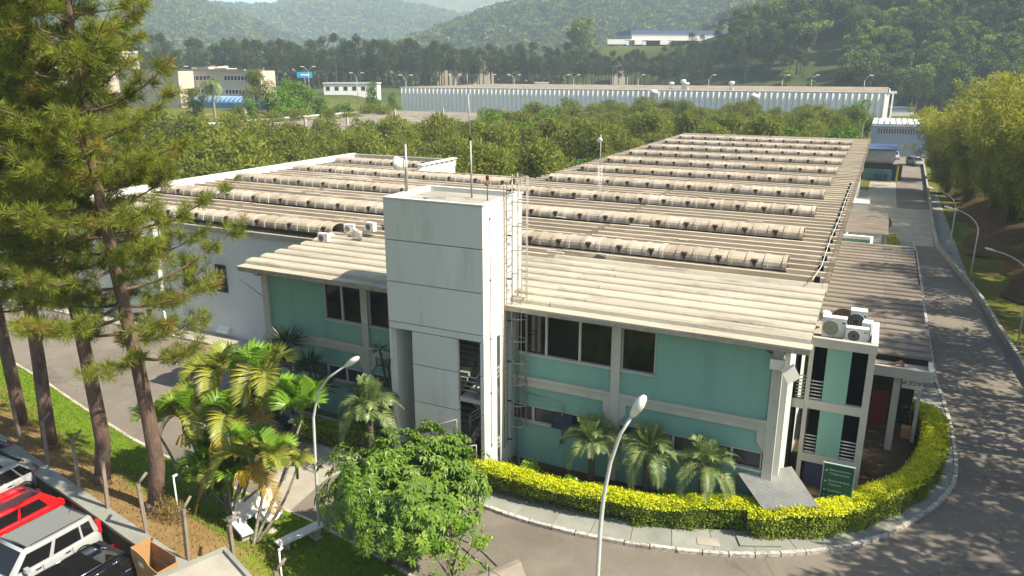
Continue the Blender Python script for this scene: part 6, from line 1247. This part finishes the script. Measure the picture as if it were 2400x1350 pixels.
# middle roof left
mr = thing("mid_hall", "low hall with long brown ridged roof beyond the wooded belt", "hall"); zz = 6.7
bm0 = MB().profx([(0, 0), (.28, .30), (.55, .30), (.8, 0), (1.1, 0), (1.1, -.1), (0, -.1)], -118, -77, 'old2').mesh("roof_beam")
bm1 = MB().profx([(0, 0), (.2, .42), (.75, .42), (.95, 0), (1.1, 0), (1.1, -.1), (0, -.1)], -118, -77, 'cream').mesh("roof_beam")
for k in range(62): place("roof_beam", bm1 if k % 4 == 0 else bm0, mr, (0, 99 + 1.1 * k, zz))
MB().box(-118, -77, 99, 167.4, 0, zz - .15, 'white2').build("wall", mr); MB().box(-118.5, -118, 98.6, 167.6, zz - .6, zz + .55, 'ribwhite').box(-118, -77, 167.2, 167.6, zz - .6, zz + .5, 'cream').build("parapet", mr)
for i, (x, y) in enumerate(((-97, 112), (-95.5, 113), (-94, 114), (-92, 118), (-103, 150), (-96, 160))): MB().box(-.18, .18, -.18, .18, 0, 1.5, 'cream').build("roof_vent_pipe", loc=(x, y, zz + .2), label="short pale pipe on the brown ridged roof beyond the trees", cat="pipe", group="pipes on the far brown roof")
for x, y in ((-84, 163), (-81.5, 163)): MB().lathe((0, 0, 0), [(.5, 0), (.5, .6), (.8, .9), (.7, 1.3), (.2, 1.5)], 'rust', 10).build("roof_exhaust", loc=(x, y, zz + .2), label="round rusty exhaust on the far end of the brown roof", cat="exhaust", group="rusty roof exhausts")
# beige office with blue awning
bo = thing("beige_office", "beige flat roofed office with white window bands and curved blue awning", "building"); Yb = 142.0
L0, L1 = on_y(445, 200, Yb).x, on_y(612, 200, Yb).x; zg = 8.4
def bwin(x0, x1, z0, z1, y, parent, n):
    o = MB().box(x0, x1, y - .08, y, z0, z1, 'ribwhite').build("window", parent); w = (x1 - x0) / n
    for k in range(n): MB().box(x0 + w * k + .12, x0 + w * (k + 1) - .12, y - .1, y - .08, z0 + .12, z1 - .12, 'glassb').build("pane", o)
MB().box(L0, L1, Yb, Yb + 5, zg - 5, 17.0, 'plaster').build("wall", bo)
K0, K1 = on_y(280, 200, Yb - 5).x, on_y(420, 200, Yb - 5).x
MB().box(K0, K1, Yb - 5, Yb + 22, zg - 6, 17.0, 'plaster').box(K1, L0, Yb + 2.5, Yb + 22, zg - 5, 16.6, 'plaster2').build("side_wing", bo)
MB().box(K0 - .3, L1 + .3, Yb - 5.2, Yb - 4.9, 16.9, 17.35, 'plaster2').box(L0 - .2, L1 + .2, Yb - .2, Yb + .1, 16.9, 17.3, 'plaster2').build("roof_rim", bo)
for z0, z1 in ((14.6, 15.9), (11.4, 12.6)):
    bwin(L0 + 1, L0 + 7.5, z0, z1, Yb, bo, 5); bwin(L0 + 12, L1 - 3, z0, z1, Yb, bo, 8); bwin(K1 + .8, L0 - .6, z0, z1, Yb + 2.5, bo, 4)
aw = MB(); na = 8; xa0, xa1 = L0 + .3, L1 + 4.5
aw.profx([(Yb - .1 - 3.0 * math.sin(math.pi / 2 * k / na), 9.4 + 1.6 * math.cos(math.pi / 2 * k / na)) for k in range(na + 1)], xa0, xa1, 'blue', True, False); aw.build("awning", bo)
for k in range(20): MB().tube([(xa0 + (xa1 - xa0) * k / 19, Yb - .12 - 3.0 * math.sin(math.pi / 2 * q / 5), 9.42 + 1.62 * math.cos(math.pi / 2 * q / 5)) for q in range(6)], .05, 'ribwhite', 4).build("awning_rib", bo)
MB().box(xa0, xa1, Yb - 2.9, Yb - 2.7, 8.0, 9.4, 'blue').box(xa0, xa1, Yb - 3.2, Yb - 2.6, 6.2, 8.0, 'plaster').build("glazed_gallery", bo)
for i, (x, h, c) in enumerate(((K0 + 12, .9, 'plaster'), (K0 + 18, .7, 'blueroof'), (K1 - 4, 1.1, 'plaster'), (L0 + 2, .9, 'cream'), (L0 + 8, .6, 'plaster2'))): MB().box(0, 4, 0, 3.5, 0, h, c).build("roof_hut", loc=(x, Yb + 1 if i > 2 else Yb + 8, 17.0), label="low box on the beige office roof, " + ["leftmost", "blue one", "largest pale one", "at the corner", "at the right"][i], cat="roof box", group="boxes on the beige office roof")
lw = [at_dist(478, 262, 182), at_dist(625, 252, 186), at_dist(640, 288, 160), at_dist(478, 288, 150)]
m = MB(); m.add([(p.x, p.y, gz(p.x, p.y) + dz) for p, dz in zip(lw, (.3, .3, .3, .3))], [(0, 3, 2, 1)], 'drygrass'); struct(m.build("dry_slope"))
p = at_dist(503, 266, 168); t = thing("royal_palm", "tall feathery palm standing before the beige office windows", "palm", (p.x, p.y, gz(p.x, p.y))); m = MB(); stemtube(m, (0, 0, 0), (0, 0, 8.2), .28, .2, 'palmtrunk', .05); m.build("trunk", t); add_crown(t, (0, 0, 8.2), PB, 22, 1.0, 3, -.6, .5)
p = at_dist(576, 285, 165); t = thing("utility_pole", "thin dark pole on the dry yellow slope", "pole", (p.x, p.y, gz(p.x, p.y))); MB().tube([(0, 0, 0), (0, 0, 5.5)], .1, 'rust', 5).box(-.9, .9, -.06, .06, 4.0, 4.15, 'rust').build("pole_shaft", t)
for i, px in enumerate((560, 985, 1000)):
    p = at_dist(px, 258, 190 if i else 175); t = thing("low_palm", "low dark palm tuft in front of " + ["the blue awning", "the ribbed hall, left one", "the ribbed hall, right one"][i], "palm", (p.x, p.y, gz(p.x, p.y))); m = MB(); stemtube(m, (0, 0, 0), (0, 0, 2), .2, .2, 'bark2', .05); m.build("trunk", t); add_crown(t, (0, 0, 2.0), PB, 16, .85, 3 + i, -.6, .5)
# store with blue lettering
a = at_dist(75, 165, 245); b = at_dist(328, 160, 245); rz = math.atan2(b.y - a.y, b.x - a.x); Ls = (b - a).length
ib = thing("lettered_building", "pale building behind the pine crowns with blue letters on a white band", "building", (a.x, a.y, 8.5), rz)
MB().box(0, Ls, 0, 22, -3, 13.2, 'plaster').box(0, 5, -.5, 0, -3, 15.2, 'plaster').box(0, Ls, -.3, 0, 13.2, 13.7, 'ribwhite').build("wall", ib); MB().box(Ls * .26, Ls * .70, -.35, -.2, 8.6, 12.9, 'ribwhite').build("sign_band", ib)
text("IDEAL WORK", 3.0, 'letter', ib, (Ls * .28, -.42, 9.8), (rad(90), 0, 0), sx=.72, ext=.05); MB().box(Ls * .3, Ls * .98, -.3, 0, .5, 2.6, 'glassb').build("window_band", ib)
# far warehouse, trucks, houses
a = at_dist(1480, 105, 520); b = at_dist(1715, 98, 545); rz = math.atan2(b.y - a.y, b.x - a.x); Ls = (b - a).length
wh_ = thing("far_warehouse", "long grey warehouse with dark blue roof edge on the green terrace", "warehouse", (a.x, a.y, 31.3), rz)
MB().box(0, Ls, 0, 30, -2, 10.5, 'greyroof').build("wall", wh_); MB().box(-1, Ls + 1, -.6, 31, 8.6, 10.9, 'blueroof').build("roof_edge", wh_); MB().box(-6, Ls, -7, 0, 4.4, 4.9, 'ribwhite').build("dock_roof", wh_); MB().box(2, Ls - 2, -.3, -.1, .5, 4.2, 'navy').build("dock_doors", wh_)
def truck(label, px, py, d, L_, group=None):
    p = at_dist(px, py, d); t = thing("truck", label, "truck", (p.x, p.y, gz(p.x, p.y)), YAW, group); MB().box(-L_ / 2, L_ / 2 - 2.2, -1.3, 1.3, 1.0, 3.9, 'ribwhite').build("cargo_box", t); MB().box(L_ / 2 - 2, L_ / 2, -1.2, 1.2, .6, 3.0, 'ribwhite').build("cab", t); MB().box(L_ / 2 - .1, L_ / 2 + .02, -1, 1, 1.7, 2.7, 'glass').build("windshield", t)
    for x in (-L_ * .38, -L_ * .25, L_ * .35):
        for s_ in (-1, 1): MB().tube([(x, s_ * 1.0, .5), (x, s_ * 1.3, .5)], .5, 'rubber', 10).build("wheel", t)
truck("long white truck parked on the green terrace", 1448, 104, 490, 13); truck("small white truck near the far warehouse dock", 1500, 103, 498, 7); truck("white truck in front of the far warehouse middle", 1560, 102, 500, 7); truck("white truck by the right half of the far warehouse", 1652, 100, 505, 7); truck("long white lorry behind the left part of the ribbed hall", 1020, 196, 330, 17); truck("white lorry at the foot of the pine belt on the left", 795, 190, 320, 9)
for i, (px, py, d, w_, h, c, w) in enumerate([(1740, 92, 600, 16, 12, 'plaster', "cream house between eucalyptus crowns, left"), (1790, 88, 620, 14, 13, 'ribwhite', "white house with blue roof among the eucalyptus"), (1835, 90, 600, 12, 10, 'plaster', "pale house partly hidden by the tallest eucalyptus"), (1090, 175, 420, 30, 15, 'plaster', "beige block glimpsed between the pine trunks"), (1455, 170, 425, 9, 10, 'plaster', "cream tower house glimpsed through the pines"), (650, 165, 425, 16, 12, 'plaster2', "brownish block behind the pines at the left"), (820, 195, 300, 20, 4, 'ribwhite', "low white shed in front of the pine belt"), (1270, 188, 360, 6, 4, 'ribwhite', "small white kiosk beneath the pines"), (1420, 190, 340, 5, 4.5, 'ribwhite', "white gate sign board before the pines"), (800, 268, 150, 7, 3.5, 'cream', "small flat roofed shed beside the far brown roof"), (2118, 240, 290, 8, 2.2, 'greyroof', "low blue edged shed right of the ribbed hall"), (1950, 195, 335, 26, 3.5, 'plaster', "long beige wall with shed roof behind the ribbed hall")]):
    p = at_dist(px, py, d); z = min(p.z, gz(p.x, p.y)); t = thing("far_house", w, "house", (p.x, p.y, z), YAW); top = h if h > 6 else h; MB().box(-w_ / 2, w_ / 2, 0, 9, -2, top, c).build("wall", t); MB().box(-w_ / 2 - .4, w_ / 2 + .4, -.4, 9.4, top, top + .5, 'blueroof' if 'blue' in w else 'greyroof').build("roof", t)
    nw = max(2, int(w_ / 3))
    for k in range(nw):
        if h > 3.9: MB().box(-w_ / 2 + (k + .25) * w_ / nw, -w_ / 2 + (k + .7) * w_ / nw, -.06, 0, top - 2.4, top - 1.0, 'glassb').build("window", t)
p = at_dist(712, 155, 320); t = thing("billboard", "small bright blue billboard before the pine belt", "billboard", (p.x, p.y, gz(p.x, p.y)), YAW); MB().box(-3, 3, 0, .3, 6, 8.2, 'letter').build("panel", t); MB().box(-.2, .2, 0, .3, 0, 6, 'steel').build("post", t); MB().box(-1.5, 2, -.05, 0, 6.8, 7.4, 'ribwhite').build("printed_stripe", t)
# far lamps
def lampm(double):
    m = MB().tube([(0, 0, 0), (0, 0, 8.6)], [.13, .09], 'steel', 5)
    for s_ in ((-1, 1) if double else (1,)): m.tube([(0, 0, 8.5), (s_ * .5, 0, 9.3), (s_ * 1.5, 0, 10)], .07, 'steel', 4).box(s_ * 1.9 - .55, s_ * 1.9 + .55, -.2, .2, 9.95, 10.2, 'headw')
    return m.mesh("street_lamp")
LD, LS = lampm(True), lampm(False)
wl_ = ["left of the billboard tree", "above the beige office", "over the dense green trees", "left of the upright tree", "before the darkest trunks", "right of the slim tree", "above the hall's left end", "beneath the beige block", "above the whip mast side", "over the small kiosk", "before the dense pines", "left of the eucalyptus", "beside the lime tree", "behind the hall vents", "at the right pine group", "by the far canopy"]
for i, (px, d, dbl) in enumerate([(422, 255, 1), (515, 250, 1), (722, 265, 1), (835, 270, 1), (950, 275, 1), (1066, 290, 1), (1148, 300, 0), (1205, 285, 1), (1345, 290, 1), (1497, 285, 0), (1663, 285, 0), (1836, 280, 0), (1905, 290, 0), (2030, 270, 0)]):
    p = at_dist(px, 165, d); place("street_lamp", LD if dbl else LS, None, (p.x, p.y, max(gz(p.x, p.y), 5.5) if px > 300 else 8), (0, 0, YAW), None, "distant street lamp " + wl_[i], "street lamp", "distant street lamps")
p = at_dist(2093, 225, 250); t = thing("sign_pylon", "thin white pylon right of the ribbed hall end", "pylon", (p.x, p.y, gz(p.x, p.y))); MB().box(-.25, .25, -.25, .25, 0, 8.5, 'ribwhite').build("shaft", t); MB().box(-.9, .9, -.35, .35, 8.5, 9.2, 'ribwhite').build("sign_head", t)
for px, py0, d, h in ((2018, 322, 129, 2.6),): p = at_dist(px, py0, d); t = lamp("small lamp standing behind the far end of the big roof", (-2.75, 120.5, 0), [(0, 0, 0), (0, 0, 6), (.1, 0, 10.0), (.3, 0, 10.2)], .06, (.4, .2))
# guard house, blue building, cars at road end
gd = thing("guard_house", "teal guard house with dark openings and grey roof at the end of the road", "guard house"); MB().box(-2.2, 2.0, 136, 141, 0, 1.7, 'teal').box(-2.2, 2.0, 136.4, 141, 1.7, 2.9, 'grille').box(-2.2, 2.0, 136, 136.3, 2.7, 3.0, 'trim').build("wall", gd)
MB().box(-2.6, 2.2, 135.6, 142, 3.0, 4.7, 'greyroof').build("fascia", gd); MB().box(-2.8, 2.4, 135.4, 146, 4.7, 4.9, 'blueroof').build("roof", gd); MB().box(2.0, 3.4, 136, 138, 0, 2.4, 'navy').build("side_booth", gd)
for x in (-.6, .1, .8): MB().box(x, x + .6, 135.0, 135.6, 0, 1.0, 'bluebin').build("waste_bin", loc=(0, 0, 0), label="blue waste bin before the guard house, %s one" % {-.6: "left", .1: "middle", .8: "right"}[x], cat="bin", group="blue bins")
bb = thing("blue_building", "pale blue building with saw toothed roof edge half hidden by bamboo", "building"); MB().box(-2.3, 9, 176, 196, 0, 6.0, 'bluew').build("wall", bb)
for k in range(10): MB().profx([(176 - .5, 6.0), (176 - .5, 6.55), (196, 6.55), (196, 6.0)], 0, .85, 'ribwhite').build("roof_beam", bb, (-2.3 + 1.15 * k, 0, 0))
MB().box(-1.2, 8.6, 175.9, 176, 4.5, 5.6, 'trim').build("lattice_band", bb)
for x0 in np.arange(-1.0, 8.4, .5): MB().box(float(x0), float(x0) + .22, 175.85, 175.9, 4.6, 5.5, 'grille').build("lattice_hole", bb)
for i, (x, y, p_, w) in enumerate(((-.8, 170, 'carwhite', "white pickup left of two before the pale blue building"), (2.3, 170, 'carwhite', "white car right of two before the pale blue building"), (6.0, 160, 'carsil', "silver car under the bamboo at the road end"))): t = car(w, x, y, .0 + .2 * i, p_, 4.2, 1.8, 1.6, rear='boxy'); t.location.z = 0.03; t['group'] = "cars at the end of the road"
MB().box(2.6, 2.9, 133.5, 133.8, 0, 2.6, 'yellow').build("gate_post", label="yellow and white gate post beside the guard house", cat="post")
rb_ = thing("round_bush", "small clipped round bush beside the grey cabin", "bush", (1.2, 92, .02)); rng = np.random.default_rng(2); n = 900; d = rdir(n, rng, .2); place("foliage", quads(leaves(d * .75 + [0, 0, .7], unit(d + rdir(n, rng)), d, np.full(n, .16), np.full(n, .1)), 'Lbeltg', rng.random(n), "leaves"), rb_)
hedge("short yellow green hedge strip between the two side canopies", [(3.4, 62.9), (3.3, 66.2)], 1.1, .8, 12, dens=90); hedge("low hedge strip beyond the far canopy", [(2.6, 79.2), (2.6, 87)], 1.2, .7, 13, dens=60)
# ================================================================== haze
hz = MB().box(-3300, 3300, -900, 3300, -4, 330, 'dark').build("haze"); hz['kind'] = 'stuff'
m = bpy.data.materials.new("haze_air"); m.use_nodes = True; N = m.node_tree.nodes; N.clear(); o = N.new("ShaderNodeOutputMaterial"); v = N.new("ShaderNodeVolumePrincipled"); v.inputs["Color"].default_value = (.68, .84, 1.0, 1); v.inputs["Density"].default_value = .00033; v.inputs["Anisotropy"].default_value = .0
m.node_tree.links.new(v.outputs[0], o.inputs["Volume"]); hz.data.materials.clear(); hz.data.materials.append(m)
